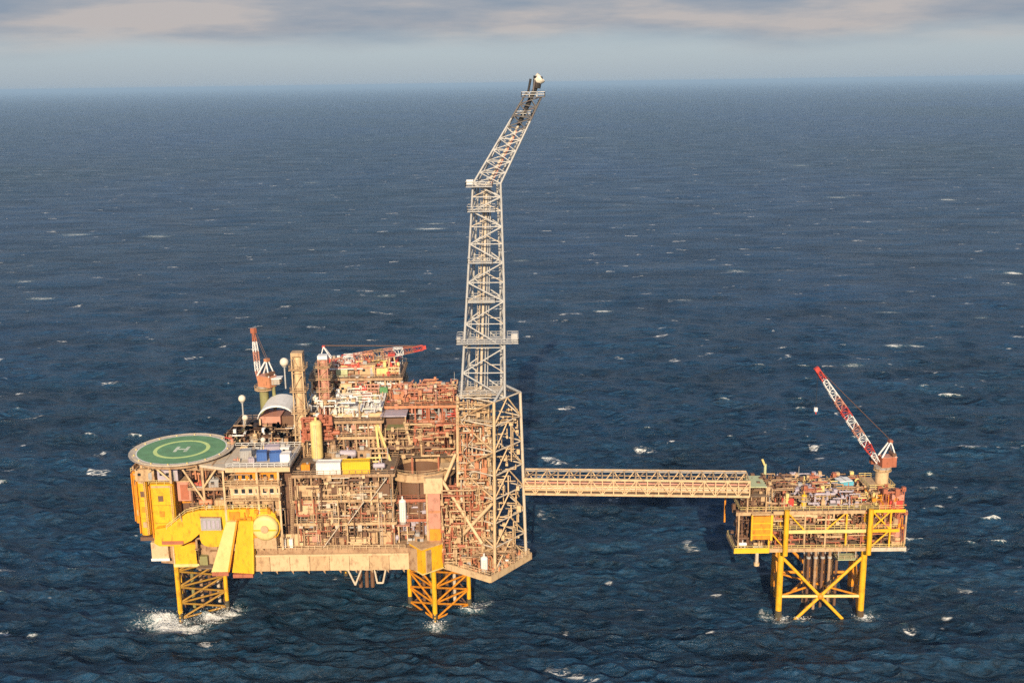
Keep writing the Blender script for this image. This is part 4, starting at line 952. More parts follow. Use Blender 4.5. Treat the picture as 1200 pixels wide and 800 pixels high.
# ================================================================== cranes
def crane(name, label, base, zped, rped, az, luff, blen, mhouse, mboom, mped, nsec=8, bw=1.5, hook=None, hs=1.0, hookm='white', aframe='white'):
    """pedestal crane; az = direction of the boom in degrees from +X"""
    x, y, z = base
    t = T(name, label, 'crane', base, R(az)); H_ = zped - z
    t.rod('pedestal', mped, (0, 0, 0), (0, 0, H_), rped, n=16)
    t.rod('slew_ring', 'grey', (0, 0, H_), (0, 0, H_ + .5), rped * 1.25, n=18)
    b = B(); rail_b(b, [(2.2 * hs * math.cos(i * math.pi / 4), 2.2 * hs * math.sin(i * math.pi / 4), H_ - .4) for i in range(8)], closed=True); b.lathe((0, 0, H_ - .55), [(rped, 0), (2.3 * hs, 0), (2.3 * hs, .12), (rped, .12)], 12, smooth=False)
    t.mesh('service_platform', 'cream2', b)
    hz = H_ + .5
    hb = t.box('machinery_house', mhouse, (-1.2 * hs, 0, hz + 1.3 * hs), (3.8 * hs, 2.4 * hs, 2.6 * hs))
    t.box('roof_plate', 'pink', (-1.2 * hs, 0, hz + 2.68 * hs), (4.0 * hs, 2.6 * hs, .14), p=hb)
    t.rod('winch_drum', 'brown', (-2.4 * hs, -1.2 * hs, hz + 3.25 * hs), (-2.4 * hs, 1.2 * hs, hz + 3.25 * hs), .55 * hs, n=12)
    cab = t.box('cab', mhouse if mhouse != 'white' else 'red', (1.6 * hs, -1.9 * hs, hz + 1.2 * hs), (1.7 * hs, 1.3 * hs, 2.0 * hs))
    t.box('window', 'glass', (2.47 * hs, -1.9 * hs, hz + 1.5 * hs), (.06, 1.1 * hs, 1.0 * hs), p=cab)
    t.box('window', 'glass', (1.6 * hs, -2.57 * hs, hz + 1.5 * hs), (1.3 * hs, .06, .9 * hs), p=cab)
    apex = V((-1.6 * hs, 0, hz + 6.6 * hs))
    for sy in (-1.1, 1.1):
        t.rod('mast_leg', aframe, (.8 * hs, sy * hs, hz + 2.6 * hs), apex + V((0, sy * .35, 0)), .22 * hs, n=8)
        t.rod('mast_leg', aframe, (-2.9 * hs, sy * hs, hz + 2.5 * hs), apex + V((0, sy * .35, 0)), .18 * hs, n=8)
    t.box('mast_head', mhouse, apex, (.9 * hs, 1.2 * hs, .7 * hs))
    foot = V((1.4 * hs, 0, hz + 1.2)); d = V((math.cos(R(luff)), 0, math.sin(R(luff)))); u = V((-math.sin(R(luff)), 0, math.cos(R(luff))))
    for i in range(nsec):
        b = B(); s0 = blen * i / nsec; s1 = blen * (i + 1) / nsec
        wd = lambda s: bw * (0.45 + .55 * min(1, s / (blen * .2))) * (1 - .5 * max(0, (s / blen - .6) / .4))
        def c4(s):
            w = wd(s) / 2; o_ = foot + d * s
            return [o_ + V((0, sy * w, 0)) + u * (sz * w) for sy, sz in ((-1, -1), (1, -1), (1, 1), (-1, 1))]
        A_, B_ = c4(s0), c4(s1 - .04)
        for k in range(4):
            b.rod(A_[k], B_[k], .13 * hs, n=6)
            M_ = [p_.lerp(q_, .5) for p_, q_ in zip(A_, B_)]
            k2 = (k + 1) % 4
            b.rod(A_[k], M_[k2], .075 * hs, n=5); b.rod(M_[k2], B_[k], .075 * hs, n=5); b.rod(B_[k], B_[k2], .075 * hs, n=5); b.rod(M_[k], M_[k2], .06 * hs, n=5)
        t.mesh('boom_section', mboom[i % len(mboom)], b)
    tip = foot + d * blen
    t.box('boom_head', mboom[(nsec - 1) % len(mboom)], tip + d * .3, (1.2 * hs, .9 * hs, 1.2 * hs), rot=Matrix.Rotation(-R(luff), 4, 'Y'))
    for sy in (-.3, .3): t.rod('pendant_wire', 'brown', apex + V((0, sy, .3)), tip + u * .5 + V((0, sy, 0)), .06, n=5)
    if hook:
        hp = tip + V((0, 0, -hook))
        t.rod('hoist_wire', 'black', tip, hp, .05, n=5); 
        hk = t.rod('hook_block', hookm, hp + V((0, 0, .5)), hp - V((0, 0, .5)), .5, n=10)
        t.rod('hook', 'red', hp - V((0, 0, .5)), hp - V((.1, 0, 1.2)), .16, n=6, p=hk)
    return t
crane('pedestal_crane', 'left crane with red house and pale boom pointing up steeply', (-69.6, 292, 46.4), 58.2, 1.25, 150, 87, 14.0, 'brick', ['pink', 'white', 'pink', 'white', 'rust'], 'olive', 5, 1.0, None, 1.15)
crane('pedestal_crane', 'middle crane with its long red and white boom lying almost level', (-51.6, 296, 60.6), 62.6, 1.2, 5, 7.0, 25.5, 'red', ['pink', 'white', 'pink', 'brick', 'sand', 'pink', 'white', 'rust', 'red'], 'cream2', 9, 2.3, None, .85)
t = T('boom_rest', 'cream trestle holding the end of the level crane boom', 'trestle', (-34, 297, 60.6))
for sx in (-1.2, 1.2): t.rod('trestle_leg', 'cream2', (-34 + sx, 297, 60.6), (-34 + sx * .4, 297, 66), .25)
t.box('cradle', 'red', (-34, 297, 66), (2.0, 2.6, .5))
t = T('machinery_box', 'grey machinery box beside the left crane', 'machinery box', (-66.3, 291, 56))
t.box('casing', 'grey', (-66.3, 291, 60.3), (3.4, 2.6, 1.6)); t.box('cover', 'white', (-65.9, 291, 61.25), (3.8, 2.8, .25)); t.rod('post', 'olive', (-66.6, 291, 47.5), (-66.6, 291, 59.5), .5)
b = B(); rail_b(b, rect(-68.2, -64.2, 289.6, 292.4, 59.5), closed=True); t.mesh('handrail', 'cream', b)

# ================================================================== flare deck and tower
t = T('flare_deck', 'diamond-shaped cream deck overhanging the sea beneath the flare tower', 'deck', (-7, 264, 17.5))
Nn, Rr, Ff, Ll = V((-6.3, 252.8, 0)), V((4.3, 266.6, 0)), V((-8.6, 277, 0)), V((-19.2, 262.0, 0))
b = B(); b.plate([(p.x, p.y) for p in (Nn, Rr, Ff, Ll)], 18.0, 18.5); t.mesh('deck_plate', 'deck', b)
for a, c in ((Nn, Rr), (Ll, Nn), (Rr, Ff)):
    off = V((0, 0, 17.9)); t.beam('edge_girder', 'cream2', a + off, c + off, .5, 1.7)
cen = (Nn + Rr + Ff + Ll) / 4
ins = lambda p, k, z: (cen.lerp(p, k)) + V((0, 0, z))
b = B(); rail_b(b, [ins(p, .97, 18.5) for p in (Ll, Nn, Rr, Ff)], r=.09, h=1.3); t.mesh('handrail', 'cream2', b)
b = B(); pipework_b(b, -14, 0, 257, 269, 18.8, 24, 130, random.Random(41), (.1, .3)); t.mesh('pipework', 'sand', b, kind='stuff')
b = B(); pipework_b(b, -12, -2, 256, 266, 18.8, 22, 40, random.Random(42), (.1, .25)); t.mesh('pipework', 'brick', b, kind='stuff')
eq_vvessel('flare_drum', 'small white upright vessel on the flare deck', (-7.9, 256.4, 18.5), 3.6, .95, 'white', 0, None, 0)
row([('skid', 'grey', -4.6, 257.6, .9), ('vessel', 'white', -2.8, 260.6, .6), ('cabinet', 'cream', -12.6, 259.4, .8), ('skid', 'brick', 0.6, 265, .9), ('manifold', 'cream', -9.6, 263, 1.1)], 'on the diamond-shaped flare deck', 18.5, 'equipment on the flare deck')

tb = T('flare_support_tower', 'four-sided cream lattice base carrying the slender flare tower', 'lattice tower', (-6, 265, 18.5))
Nb, Rb, Fb, Lb = (-5.2, 256.6), (2.9, 266.2), (-7.0, 274.0), (-15.0, 263.6)
Nt, Rt, Ft, Lt = (-4.7, 257.4), (1.9, 266.0), (-6.8, 272.5), (-14.0, 264.2)
bot = [V((*p, 18.5)) for p in (Nb, Rb, Fb, Lb)]; top = [V((*p, 63.2)) for p in (Nt, Rt, Ft, Lt)]
lv = [0.0, .14, .285, .43, .57, .71, .86, 1.0]
at = lambda i, u: lerp(bot[i % 4], top[i % 4], u)
for i in range(4): tb.rod('leg', 'cream2' if i != 1 else 'galvw', bot[i], top[i], .42, .38, n=12)
for i in range(4):
    for j, u in enumerate(lv):
        tb.rod('horizontal_brace', 'galvw', at(i, u), at(i + 1, u), .22, n=6)
        if j + 1 < len(lv):
            a, c = (i, i + 1) if (i + j) % 2 else (i + 1, i)
            mB = 'cream2' if i == 0 else ('cream' if i == 3 else 'galvw')
            if i == 0:
                tb.rod('diagonal_brace', mB, at(i, u), (at(i, lv[j + 1]) + at(i + 1, lv[j + 1])) / 2, .2, n=6); tb.rod('diagonal_brace', mB, at(i + 1, u), (at(i, lv[j + 1]) + at(i + 1, lv[j + 1])) / 2, .2, n=6)
            else: tb.rod('diagonal_brace', mB, at(a, u), at(c, lv[j + 1]), .26 if i in (0, 3) else .2, n=6)
b = B(); pipework_b(b, -7, 1.2, 260.5, 269, 20, 58, 95, random.Random(49), (.08, .2)); tb.mesh('pipework', 'cream2', b, kind='stuff')
# large diagonals at the bottom, out of the hull
for a, c in (((-15.4, 259.6, 25), (-5.6, 256.2, 37)), ((-18.6, 261, 42), (-8.4, 256.9, 26)), ((-17.6, 262, 25), (-12.2, 262.3, 42)), ((-19.5, 262, 37), (-14.8, 263, 48))):
    tb.rod('raking_brace', 'cream2', a, c, .45, n=10)
# pipe bundle, ladder cage and landings inside
for k in range(7):
    x = -13.0 + k * 1.05; y = 263.4 + (k % 3) * 1.1
    tb.rod('riser_pipe', ('cream', 'sand', 'pink', 'cream', 'galvw', 'sand', 'cream2')[k], (x, y, 18.6), (x + .5, y + .4, 63.5), (.24, .2, .34, .2, .3, .18, .26)[k], n=8)
for j, u in enumerate(lv[1:]):
    P_ = [at(i, u) for i in range(4)]; c_ = sum(P_, V((0, 0, 0))) / 4
    inner = [P_[3].lerp(c_, .12), P_[0].lerp(c_, .45), c_, P_[2].lerp(c_, .3)]
    b = B(); b.plate([(p.x, p.y) for p in inner], inner[0].z - .08, inner[0].z + .05); pl = tb.mesh('landing', 'galvw', b)
    b = B(); rail_b(b, [p + V((0, 0, .05)) for p in inner], closed=True); tb.mesh('handrail', 'cream', b, p=pl)
b = B(); pipework_b(b, -14, -6, 260.5, 270, 26, 62, 100, random.Random(47), (.08, .22)); tb.mesh('pipework', 'galvw', b, kind='stuff')
b = B(); pipework_b(b, -14, -6, 259.5, 268, 26, 62, 120, random.Random(43), (.08, .22)); tb.mesh('pipework', 'cream', b, kind='stuff')
b = B(); pipework_b(b, -13.6, -7, 260.5, 268, 24, 56, 120, random.Random(44), (.08, .2)); tb.mesh('pipework', 'brick', b, kind='stuff')
b = B(); pipework_b(b, -18.5, -8, 257.6, 263, 20, 40, 130, random.Random(45), (.1, .26)); tb.mesh('pipework', 'cream', b, kind='stuff')
b = B(); pipework_b(b, -18.5, -8, 258.5, 266, 20, 40, 140, random.Random(46), (.1, .3)); tb.mesh('pipework', 'rust', b, kind='stuff')
b = B()
for k in range(10): 
    z = 20 + k * 4.1; s_ = 1 if k % 2 else -1
    b.beam((-11.5 - 1.6 * s_, 261.8, z), (-11.5 + 1.6 * s_, 261.8, z + 4.1), .7, .16)
tb.mesh('stair', 'galvw', b)

fl = T('flare_tower', 'slender grey lattice flare tower with a boom leaning right at the top', 'flare tower', (-7.5, 265, 63))
def ringpts(z):
    """tower cross-section at height z, from the photograph's outline"""
    ks = [(63.2, -13.0, -2.0, 261.2, 269.8), (92.3, -10.7, -1.8, 262.4, 268.8), (116.4, -8.9, -2.2, 263.0, 267.6)]
    for a, c in zip(ks, ks[1:]):
        if z <= c[0] + .01: 
            u = (z - a[0]) / (c[0] - a[0]); q = [a[i] * (1 - u) + c[i] * u for i in range(5)]; break
    return [V((q[1], q[3] + .4, z)), V((q[2], q[3], z)), V((q[2] - .9, q[4], z)), V((q[1] + 1.2, q[4] + .3, z))]
ZL = [63.2, 69.6, 76, 82, 87.6, 92.3, 97.2, 101.8, 106, 109.8, 113.2, 116.4]
for q in range(4):
    fl.rod('leg', 'galv', ringpts(63.2)[q], ringpts(92.3)[q], .34, .30, n=10); fl.rod('leg', 'galv', ringpts(92.3)[q], ringpts(116.4)[q], .30, .26, n=10)
for j in range(len(ZL) - 1):
    P0, P1 = ringpts(ZL[j]), ringpts(ZL[j + 1])
    for i in range(4):
        k = (i + 1) % 4
        fl.rod('horizontal_brace', 'galv', P0[i], P0[k], .15, n=6)
        if i == 0 and j % 2 == 0 or i == 2 and j % 2: fl.rod('diagonal_brace', 'galv', P0[k], P1[i], .2, n=6)
        elif i in (0, 2): fl.rod('diagonal_brace', 'galv', P0[i], P1[k], .2, n=6)
        else: fl.rod('diagonal_brace', 'galv', P0[i], P1[k], .15, n=6); fl.rod('diagonal_brace', 'galv', P0[k], P1[i], .15, n=6)
        if i == 0:
            mid = (P0[0] + P0[1] + P1[0] + P1[1]) / 4
            fl.rod('secondary_brace', 'galvw', P0[0] if j % 2 == 0 else P0[1], mid, .12, n=5)
# link from the base's right leg up to the tower
for pfrom in (top[0], top[1]): fl.rod('spreader', 'galv', pfrom, V((-2.1, 262.5, 66.2)), .34, n=8)
fl.rod('spreader', 'galvw', top[3], ringpts(63.2)[0], .34); 
# risers, ladder
for k, (dx, r_, mm_) in enumerate(((0, .36, 'galvw'), (1.0, .2, 'grey'), (-1.0, .2, 'galvw'), (1.7, .14, 'galv'))):
    a = V((-8.2 + dx, 265.6, 63)); c = V((-5.6 + dx * .6, 265.4, 116.2)); fl.rod('riser_pipe', mm_, a, c, r_, n=8)
b = B(); ladder_b(b, (-9.4, 264.6, 63.4), (-6.6, 264.8, 116.2), .6)
for k in range(36):
    z = 63.4 + k * 1.46; x = -9.4 + 2.8 * k / 36; b.lathe((x, 264.2, z), [(.42, 0), (.42, .1)], 8)
fl.mesh('caged_ladder', 'galvw', b)
for (z, x0, x1, y0, y1) in ((64.0, -13.6, -2.4, 261, 269.5), (77.4, -13.8, 1.6, 260.2, 268.6), (87.4, -10.9, -4, 262.2, 268), (97.2, -10.6, -4.5, 262.2, 267.8), (109.8, -10.4, -3.6, 262.0, 267.6), (115.8, -10.6, -4.2, 261.6, 267.4)):
    pl = fl.bx('platform', 'galv' if z > 66 else 'galvw', x0, x1, y0, y1, z - .1, z + .06)
    b = B(); rail_b(b, rect(x0, x1, y0, y1, z), closed=True, r=.07, step=1.3, h=1.2); fl.mesh('handrail', 'galv', b, p=pl)
pl = fl.box('equipment_box', 'galv', (.6, 263, 78.5), (1.6, 2.2, 1.9)); fl.box('equipment_box', 'grey', (-13.2, 262, 78.2), (.9, 1.6, 1.5))
fl.box('equipment_box', 'white', (-9.6, 262.6, 116.8), (1.6, 1.4, 1.3))
# boom
Q0 = ringpts(116.4)
tipc = V((6.2, 265.2, 137.2)); 
q1 = [tipc + V(o_) for o_ in ((-1.9, -1.2, .5), (1.7, -1.2, -.5), (1.7, 1.2, -.5), (-1.9, 1.2, .5))]
nb = 8
for i in range(4): fl.rod('boom_chord', 'galv', Q0[i], lerp(Q0[i], q1[i], .72), .26, .22, n=8); fl.rod('boom_chord', 'soot', lerp(Q0[i], q1[i], .72), q1[i], .22, .2, n=8)
for j in range(nb):
    u, w = j / nb, (j + 1) / nb; mm_ = 'galv' if j < 5 else 'soot'
    for i in range(4):
        k = (i + 1) % 4
        fl.rod('boom_brace', mm_, lerp(Q0[i], q1[i], u), lerp(Q0[k], q1[k], u), .13, n=6)
        a, c = (i, k) if (i + j) % 2 else (k, i)
        fl.rod('boom_brace', mm_, lerp(Q0[a], q1[a], u), lerp(Q0[c], q1[c], w), .15, n=6)
        if i in (0, 2): fl.rod('boom_brace', mm_, lerp(Q0[c], q1[c], u), lerp(Q0[a], q1[a], w), .12, n=6)
fl.rod('flare_pipe', 'galvw', (-5.4, 265.2, 116), lerp(V((-5.4, 265.2, 116)), tipc, .66), .34, n=10)
fl.rod('flare_pipe', 'pink', (-4.6, 264.6, 116), lerp(V((-4.6, 264.6, 116)), tipc, .6), .2, n=8)
fl.rod('flare_pipe', 'black', lerp(V((-5.4, 265.2, 116)), tipc, .66), tipc + V((.5, 0, 2.0)), .55, n=12)
for (u, s_) in ((.76, 3.2), (.97, 4.6)):
    c_ = lerp(V((-5.5, 265.3, 116.2)), tipc, u)
    pl = fl.box('platform', 'soot', c_, (s_ * 1.2, s_ * .8, .2))
    b = B(); rail_b(b, rect(c_.x - s_ * .6, c_.x + s_ * .6, c_.y - s_ * .4, c_.y + s_ * .4, c_.z + .1), closed=True, r=.09); fl.mesh('handrail', 'galv', b, p=pl)
ft = fl.rod('flare_tip', 'black', tipc + V((.5, 0, 1.4)), tipc + V((.9, 0, 4.2)), .95, 1.15, n=14)
b = B(); b.lathe(tipc + V((.5, 0, 3.0)), [(1.1, 0), (1.35, .9), (1.4, 1.5), (1.25, 1.5), (1.2, .9), (1.0, 0)], 9, axis=(.75, -.1, .65)); fl.mesh('heat_shield', 'offw', b, p=ft)
fl.rod('pilot_burner', 'black', tipc + V((-1.5, -.6, .6)), tipc + V((-.9, -.6, 3.6)), .28, n=8); fl.rod('pilot_burner', 'soot', tipc + V((-.4, -1.2, .5)), tipc + V((0.1, -1.2, 3.4)), .22, n=8)

# ================================================================== bridge
br = T('connecting_bridge', 'long straight cream truss bridge linking the two platforms', 'bridge', (31, 268, 36))
B0, B1 = V((2.6, 264.6, 0)), V((60.2, 260.4, 0)); dirb = (B1 - B0).normalized(); nrm = V((-dirb.y, dirb.x, 0)) * 7.2
zb, zt = 36.2, 40.3
def bp(s, side, z): p = B0.lerp(B1, s) + nrm * side; return V((p.x, p.y, z))
for side in (0, 1):
    for z, w_ in ((zb, .5), (zt, .5)): br.beam('chord', 'cream2', bp(0, side, z), bp(1, side, z), w_)
    br.beam('middle_rail', 'cream', bp(0, side, zb + 2.6), bp(1, side, zb + 2.6), .2)
nbay = 20
for i in range(nbay + 1):
    s = i / nbay
    for side in (0, 1): br.beam('post', 'cream2', bp(s, side, zb), bp(s, side, zt), .26)
    br.beam('cross_beam', 'cream2', bp(s, 0, zt), bp(s, 1, zt), .26)
    if i < nbay:
        w = (i + 1) / nbay
        for side in (0, 1):
            a, c = (zb, zt) if i % 2 else (zt, zb); br.beam('diagonal', 'cream2', bp(s, side, a), bp(w, side, c), .24)
        if i % 2 == 0: br.beam('wind_brace', 'cream', bp(s, 0, zt), bp(w, 1, zt), .2)
b = B(); b.plate([(p.x, p.y) for p in (bp(0, .04, 0), bp(1, .04, 0), bp(1, .96, 0), bp(0, .96, 0))], zb + .1, zb + .28); br.mesh('walkway_deck', 'deck', b)
for k, (sd_, z, r_, mm_) in enumerate(((.1, zb + .9, .34, 'cream'), (.12, zb + 1.8, .3, 'cream2'), (.13, zb + 2.8, .26, 'pink'), (.3, zb + .8, .4, 'galvw'), (.42, zb + .7, .3, 'cream'), (.55, zb + .8, .35, 'sand'), (.16, zb + 3.4, .22, 'cream'))):
    br.rod('pipeline', mm_, bp(0, sd_, z), bp(1, sd_, z), r_, n=8)
b = B()
for side in (.7, .95): rail_b(b, [bp(0, side, zb + .3), bp(1, side, zb + .3)], step=1.5)
br.mesh('handrail', 'cream2', b)
b = B()
for i in range(nbay):
    p, q = bp((i + .1) / nbay, .75, zt + .05), bp((i + .9) / nbay, .98, zt + .05)
    b.box(((p.x + q.x) / 2, (p.y + q.y) / 2, zt + .1), (abs(q.x - p.x), 1.3, .1))
br.mesh('top_grating', 'galvw', b)

# ================================================================== wellhead platform
jk = T('wellhead_jacket', 'yellow four-legged jacket with a big X brace under the small platform', 'jacket', (82, 273, 0))
for i, (x, y) in enumerate(JACKET):
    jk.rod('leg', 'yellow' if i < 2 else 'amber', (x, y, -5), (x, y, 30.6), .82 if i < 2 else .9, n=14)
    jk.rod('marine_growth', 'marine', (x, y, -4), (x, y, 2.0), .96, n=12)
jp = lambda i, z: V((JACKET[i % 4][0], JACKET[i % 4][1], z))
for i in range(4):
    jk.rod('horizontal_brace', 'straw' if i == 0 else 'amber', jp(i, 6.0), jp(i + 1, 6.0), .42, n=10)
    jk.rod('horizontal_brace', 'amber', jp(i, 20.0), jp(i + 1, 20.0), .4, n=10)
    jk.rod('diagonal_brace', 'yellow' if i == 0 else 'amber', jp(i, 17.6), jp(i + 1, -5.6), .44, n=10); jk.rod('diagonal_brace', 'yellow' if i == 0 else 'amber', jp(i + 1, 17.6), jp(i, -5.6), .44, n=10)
jk.rod('plan_brace', 'amber', jp(0, 6), jp(2, 6), .3); jk.rod('plan_brace', 'amber', jp(1, 6), jp(3, 6), .3)
jk.ball('brace_node', 'amber', (jp(0, 6) + jp(1, 6)) / 2 + V((0, 0, 0)), .9)
for k in range(5):
    for r_ in range(2):
        x = 79.0 + k * 1.9; y = 270 + r_ * 3.2
        t = T('conductor_pipe', f"{ORD[k]} {'front' if r_ == 0 else 'back'} {'sand-coloured' if (k + r_) % 2 else 'brown'} conductor pipe from the left inside the yellow jacket", 'pipe', (x, y, -3), group='conductor pipes inside the jacket')
        t.rod('casing', 'sand' if (k + r_) % 2 else 'brown', (x, y, -3), (x, y, 21), .42, n=10)
        t.rod('centraliser', 'galv', (x, y, 14.5), (x, y, 15.1), .62, n=10)
t = T('spider_deck', 'small grey access deck hung below the wellhead platform on its right side', 'access deck', (88, 268, 14))
t.bx('grating', 'pgreen', 85.6, 91, 266, 270, 15.6, 15.8); b = B(); rail_b(b, rect(85.6, 91, 266, 270, 15.8), closed=True); t.mesh('handrail', 'cream2', b)
for x in (86, 90.6): t.beam('hanger', 'grey', (x, 267, 15.6), (x, 267, 21), .25)
t = T('caisson_pipe', 'short cream caisson hanging from the left corner of the small platform', 'pipe', (63.6, 265, 15)); t.rod('casing', 'galvw', (63.6, 264, 21), (63.6, 264, 15.6), .5, n=10); t.rod('collar', 'cream2', (63.6, 264, 16.2), (63.6, 264, 15.5), .75, n=10)

wd_ = T('wellhead_decks', 'stacked yellow-edged decks of the small wellhead platform', 'platform decks', (80, 273, 20))
wd_.bx('cellar_deck', 'deck', 57.4, 101.6, 262.0, 272, 20.6, 20.8); wd_.bx('cellar_deck', 'deck', 66.5, 100, 272.05, 281, 20.6, 20.8)
wd_.bx('middle_deck', 'deck', 66.5, 99.5, 262.4, 281, 25.8, 26.0)
wd_.bx('top_deck', 'deck', 58.4, 101.0, 262.8, 281.6, 31.0, 31.2)
for (m1, x0, x1, y, z0, z1) in (('lemon', 57.0, 66.2, 261.6, 20.0, 21.3), ('cream', 66.3, 92.0, 261.8, 20.1, 21.1), ('galvw', 92.1, 101.9, 261.7, 20.0, 21.0), ('straw', 69.6, 91.2, 261.9, 25.2, 26.1), ('yellow', 91.4, 99.9, 262.0, 25.2, 26.0), ('cream', 67, 90.8, 262.2, 30.4, 31.25), ('lemon', 92.6, 101.2, 262.1, 30.6, 31.4), ('cream', 57.4, 66.5, 262.3, 30.2, 31.1)):
    wd_.bx('edge_beam', m1, x0, x1, y, y + .35, z0, z1)
for x in (57.2, 101.8): wd_.bx('edge_beam', 'cream', x - .15, x + .15, 262.1, 272, 20.1, 21.1)
for x in (70.3, 92.0): wd_.rod('main_column', 'yellow', (x, 261.3, 19.4), (x, 261.3, 31.9), .66, n=12)
for x in (58.2, 66.2, 75.4, 80.8, 86.2, 97.6, 101.6): wd_.beam('column', 'yellow' if x in (66.2, 97.6, 86.2) else 'cream', (x, 262.6, 20.8), (x, 262.6, 31), .42)
for x in (58.2, 66.2, 74, 82, 90, 99): wd_.beam('column', 'amber', (x, 280.6, 20.8), (x, 280.6, 31), .42)
for a, c in (((66.4, 25.6), (70.0, 21.2)), ((92.8, 26), (97.4, 30.8)), ((97.4, 26), (92.8, 30.8)), ((92.8, 21), (97.4, 25.4)), ((71, 30.6), (75.2, 26)), ((81, 26), (86, 30.6))):
    wd_.rod('diagonal_brace', 'yellow', (a[0], 262.5, a[1]), (c[0], 262.5, c[1]), .22)
for rc, z in ((rect(57.2, 101.6, 262, 272, 20.8), 0), (rect(66.6, 99.5, 262.4, 281, 26.1), 0), (rect(58.4, 101, 262.6, 281.4, 31.3), 0)):
    b = B(); rail_b(b, rc, closed=True, r=.06); wd_.mesh('handrail', 'straw', b)
for m_, sd_, z0, z1, n in (('brown', 51, 21, 25.4, 110), ('rust', 52, 21, 25.4, 80), ('cream', 53, 21, 25.4, 60), ('brown', 54, 26.2, 30.4, 110), ('sand', 55, 26.2, 30.4, 110), ('rust', 56, 26.2, 30.4, 70), ('cream2', 57, 26.2, 30.4, 50)):
    b = B(); pipework_b(b, 67, 99, 262.9, 270, z0, z1, n, random.Random(sd_)); wd_.mesh('pipework', m_, b, kind='stuff')
b = B(); pipework_b(b, 58, 66.5, 263.5, 270, 21, 30.5, 90, random.Random(58)); wd_.mesh('pipework', 'brown', b, kind='stuff')
for m_, sd_, n, x0, x1 in (('cream', 61, 90, 68, 96), ('lilac', 62, 60, 72, 90), ('rust', 63, 80, 60, 98), ('brown', 64, 110, 59.5, 78), ('sand', 65, 110, 60, 97), ('straw', 66, 35, 66, 96)):
    b = B(); pipework_b(b, x0, x1, 264, 281, 31.4, 34.6, n, random.Random(sd_), (.08, .22)); wd_.mesh('pipework', m_, b, kind='stuff')
t = T('wind_wall', 'large orange-yellow ribbed wind wall at the left front of the small platform', 'wind wall', (64, 261.5, 24))
t.bx('sheet', 'amber', 61.4, 66.4, 261.2, 261.5, 24.0, 30.4)
for z in (25.2, 26.8, 28.4): t.bx('rib', 'yellow', 61.5, 66.3, 261.0, 261.19, z, z + .35)
t.bx('frame_post', 'lemon', 66.1, 66.7, 260.95, 261.6, 23.8, 30.8); t.bx('frame_post', 'yellow', 61.1, 61.5, 260.95, 261.6, 23.8, 30.8); t.bx('head_rail', 'cream', 61.2, 66.6, 260.9, 261.6, 30.85, 31.2)
row([('vessel', 'white', 59.6, 263.4, .55), ('skid', 'cream', 63.6, 264, .8)], 'on the low left corner deck of the small platform', 20.85, 'equipment on the left corner deck')
row([('column', 'cream', 60.6, 265.5, 1.0), ('manifold', 'brown', 64, 265, 1.2), ('cabinet', 'rust', 61.6, 272, 1.2), ('column', 'sand', 66.6, 266.6, 1.2), ('tank', 'cream', 68, 272, 1.0), ('skid', 'olive', 64.6, 277, 1.1), ('tank', 'red', 71.4, 266.4, 1.0), ('vessel', 'rust', 70.6, 272, 1.0), ('column', 'lemon', 75.4, 264.6, .85),
     ('manifold', 'lilac', 79.6, 267, 1.1), ('skid', 'lilac', 84.2, 266.4, 1.1), ('manifold', 'cream', 88.6, 265.6, 1.0), ('vessel', 'pink', 82.4, 272, 1.1), ('cabinet', 'lilac', 77.2, 273, 1.1), ('skid', 'cream', 90.6, 271, 1.2), ('vessel', 'red', 91.6, 267.6, .8), ('tank', 'rust', 94.0, 270, .8)], 'on the top deck of the small platform', 31.2, 'equipment on the small platform top deck')
eq_container('cargo_container', 'light blue container with a white roof on the small platform top deck', (89.0, 275, 31.3), 3.6, 3.0, 3.4, 'teal', R(12), None)
t = T('white_roof_sheet', 'white cover lying on top of the light blue container', 'cover', (89, 275, 34.7)); t.box('sheet', 'white', (88.8, 275.2, 34.85), (3.7, 3.1, .22), rot=Matrix.Rotation(R(12), 4, 'Z')); t.box('lashing_bar', 'grey', (88.8, 275.2, 35.02), (.2, 3.2, .1), rot=Matrix.Rotation(R(12), 4, 'Z'))
t = T('vent_post', 'pale green vent post at the bridge landing of the small platform', 'vent post', (67.5, 275, 31)); t.rod('post', 'pgreen', (67.5, 275, 31.2), (67.5, 275, 39.6), .38); t.rod('post_head', 'straw', (67.3, 275, 39.4), (66.6, 275, 41.0), .3)
t = T('bridge_landing', 'grey roofed landing where the bridge meets the small platform', 'landing', (61.5, 265, 31.2))
t.bx('roof', 'pgreen', 60.4, 65.0, 262, 270, 38.0, 38.25); t.bx('floor', 'deck', 59, 65.4, 261.4, 271, 35.7, 35.9)
for x in (60.2, 65): 
    for y in (262.2, 269.6): t.beam('post', 'cream', (x, y, 31.2), (x, y, 38), .3)
b = B(); pipework_b(b, 59.6, 66, 263, 271, 31.5, 38, 120, random.Random(70), (.08, .22)); t.mesh('pipework', 'brown', b, kind='stuff')
b = B(); pipework_b(b, 60, 67, 263, 271, 31.5, 37, 60, random.Random(71), (.08, .2)); t.mesh('pipework', 'cream', b, kind='stuff')
for i, (x, y, r_, m1, lab) in enumerate(((100.2, 265, 1.3, 'pink', 'pink-red round tank at the right end of the small platform'),)):
    t = T('round_tank', lab, 'tank', (x, y, 24)); t.rod('shell', m1, (x, y, 23), (x, y, 28.6), r_, n=16); t.dome('top_cap', m1, (x, y, 28.6), r_, 1.0); t.bx('stand', 'cream', x - 1.7, x + 1.7, y - 1.5, y + 1.5, 20.85, 22.9)
t = T('red_cabinet_stack', 'stack of red and pink cabinets at the right edge below the crane', 'cabinets', (99, 264, 31.2))
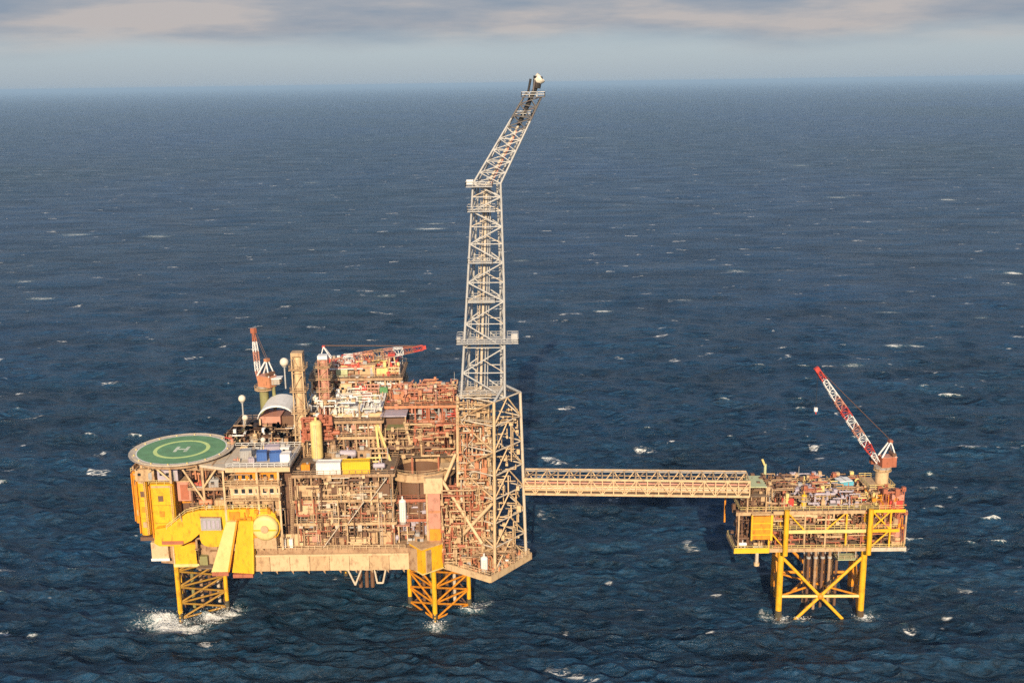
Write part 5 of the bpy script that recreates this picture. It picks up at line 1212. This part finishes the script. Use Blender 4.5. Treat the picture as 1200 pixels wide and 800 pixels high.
t.bx('lower_cabinet', 'red', 97.2, 100.6, 262.9, 265.6, 31.25, 33.4); t.bx('upper_cabinet', 'pink', 97.8, 100.9, 263.2, 265.8, 33.45, 35.0); t.bx('side_cabinet', 'rust', 94.6, 97.0, 263.0, 265.4, 31.25, 32.9); t.bx('door', 'pink', 97.9, 98.9, 262.82, 262.89, 31.5, 33.2)
b = B(); pipework_b(b, 96, 101.4, 262.6, 268, 21, 36, 90, random.Random(91), (.08, .24)); t.mesh('pipework', 'rust', b, kind='stuff')
b = B(); pipework_b(b, 93, 101, 263, 269, 26, 35, 50, random.Random(92), (.08, .22)); t.mesh('pipework', 'amber', b, kind='stuff')
t = T('right_gallery', 'pale lattice gallery under the crane at the right end', 'gallery', (97, 272, 31))
t.bx('platform', 'cream', 93.4, 100.2, 268, 277, 34.6, 34.8)
for x, y in ((93.6, 268.2), (100, 268.2), (100, 276.8), (93.6, 276.8)): t.beam('post', 'cream2' if x < 95 else 'pgreen', (x, y, 31.2), (x, y, 34.6), .4)
for a, c in (((93.6, 31.4), (100, 34.5)), ((100, 31.4), (93.6, 34.5))): t.rod('diagonal_brace', 'cream2', (a[0], 268.1, a[1]), (c[0], 268.1, c[1]), .24)
b = B(); rail_b(b, rect(93.4, 100.2, 268, 277, 34.8), closed=True, r=.07); t.mesh('handrail', 'straw', b)
crane('pedestal_crane', 'right crane on the small platform with a red and white boom and hanging hook', (98.3, 273, 31.2), 38.8, 1.7, 186, 55.5, 31.5, 'rust', ['white', 'red', 'white', 'pink', 'white', 'red', 'pink', 'white', 'white', 'red'], 'cream2', 10, 1.9, 10.5, 1.05)

# flare stubs, masts and lamp posts round the edge of the large platform
def whip(label, x, y, z0, z1, mm_='galv'):
    t = T('antenna_mast', label, 'antenna mast', (x, y, z0)); t.rod('mast', mm_, (x, y, z0), (x, y, z1), .12, .06, n=6); t.box('bracket', 'grey', (x, y, z0 + (z1 - z0) * .6), (1.2, .12, .12))
whip('thin antenna mast at the right rear corner of the rust-red module', -16.5, 297, 55.4, 60.5)
whip('thin antenna mast beside the far turbine boxes', -32, 306, 60.6, 66)
whip('thin antenna mast above the accommodation roof', -72.5, 280, 47.3, 53.5, 'cream2')
whip('thin antenna mast at the back of the small platform', 78, 280, 31.2, 37)

# ================================================================== thin sea haze
if True:
    b = B(); b.box((0, 0, 70), (179000, 179000, 154))
    hm = bpy.data.materials.new('haze'); hm.use_nodes = True; nt = hm.node_tree; nt.nodes.clear()
    ou = nt.nodes.new('ShaderNodeOutputMaterial'); vo = nt.nodes.new('ShaderNodeVolumePrincipled')
    vo.inputs['Color'].default_value = (0.46, 0.70, 1.0, 1); vo.inputs['Density'].default_value = 0.000065; vo.inputs['Anisotropy'].default_value = 0.0
    nt.links.new(vo.outputs[0], ou.inputs['Volume'])
    ho = bpy.data.objects.new('haze', b.mesh('haze', hm)); col.objects.link(ho); ho['kind'] = 'stuff'; ho['label'] = 'thin pale blue haze lying low over the sea'
print('objects', len(bpy.data.objects), 'tris', sum(len(o.data.polygons) * 2 for o in bpy.data.objects if o.type == 'MESH') // 1000, 'k')
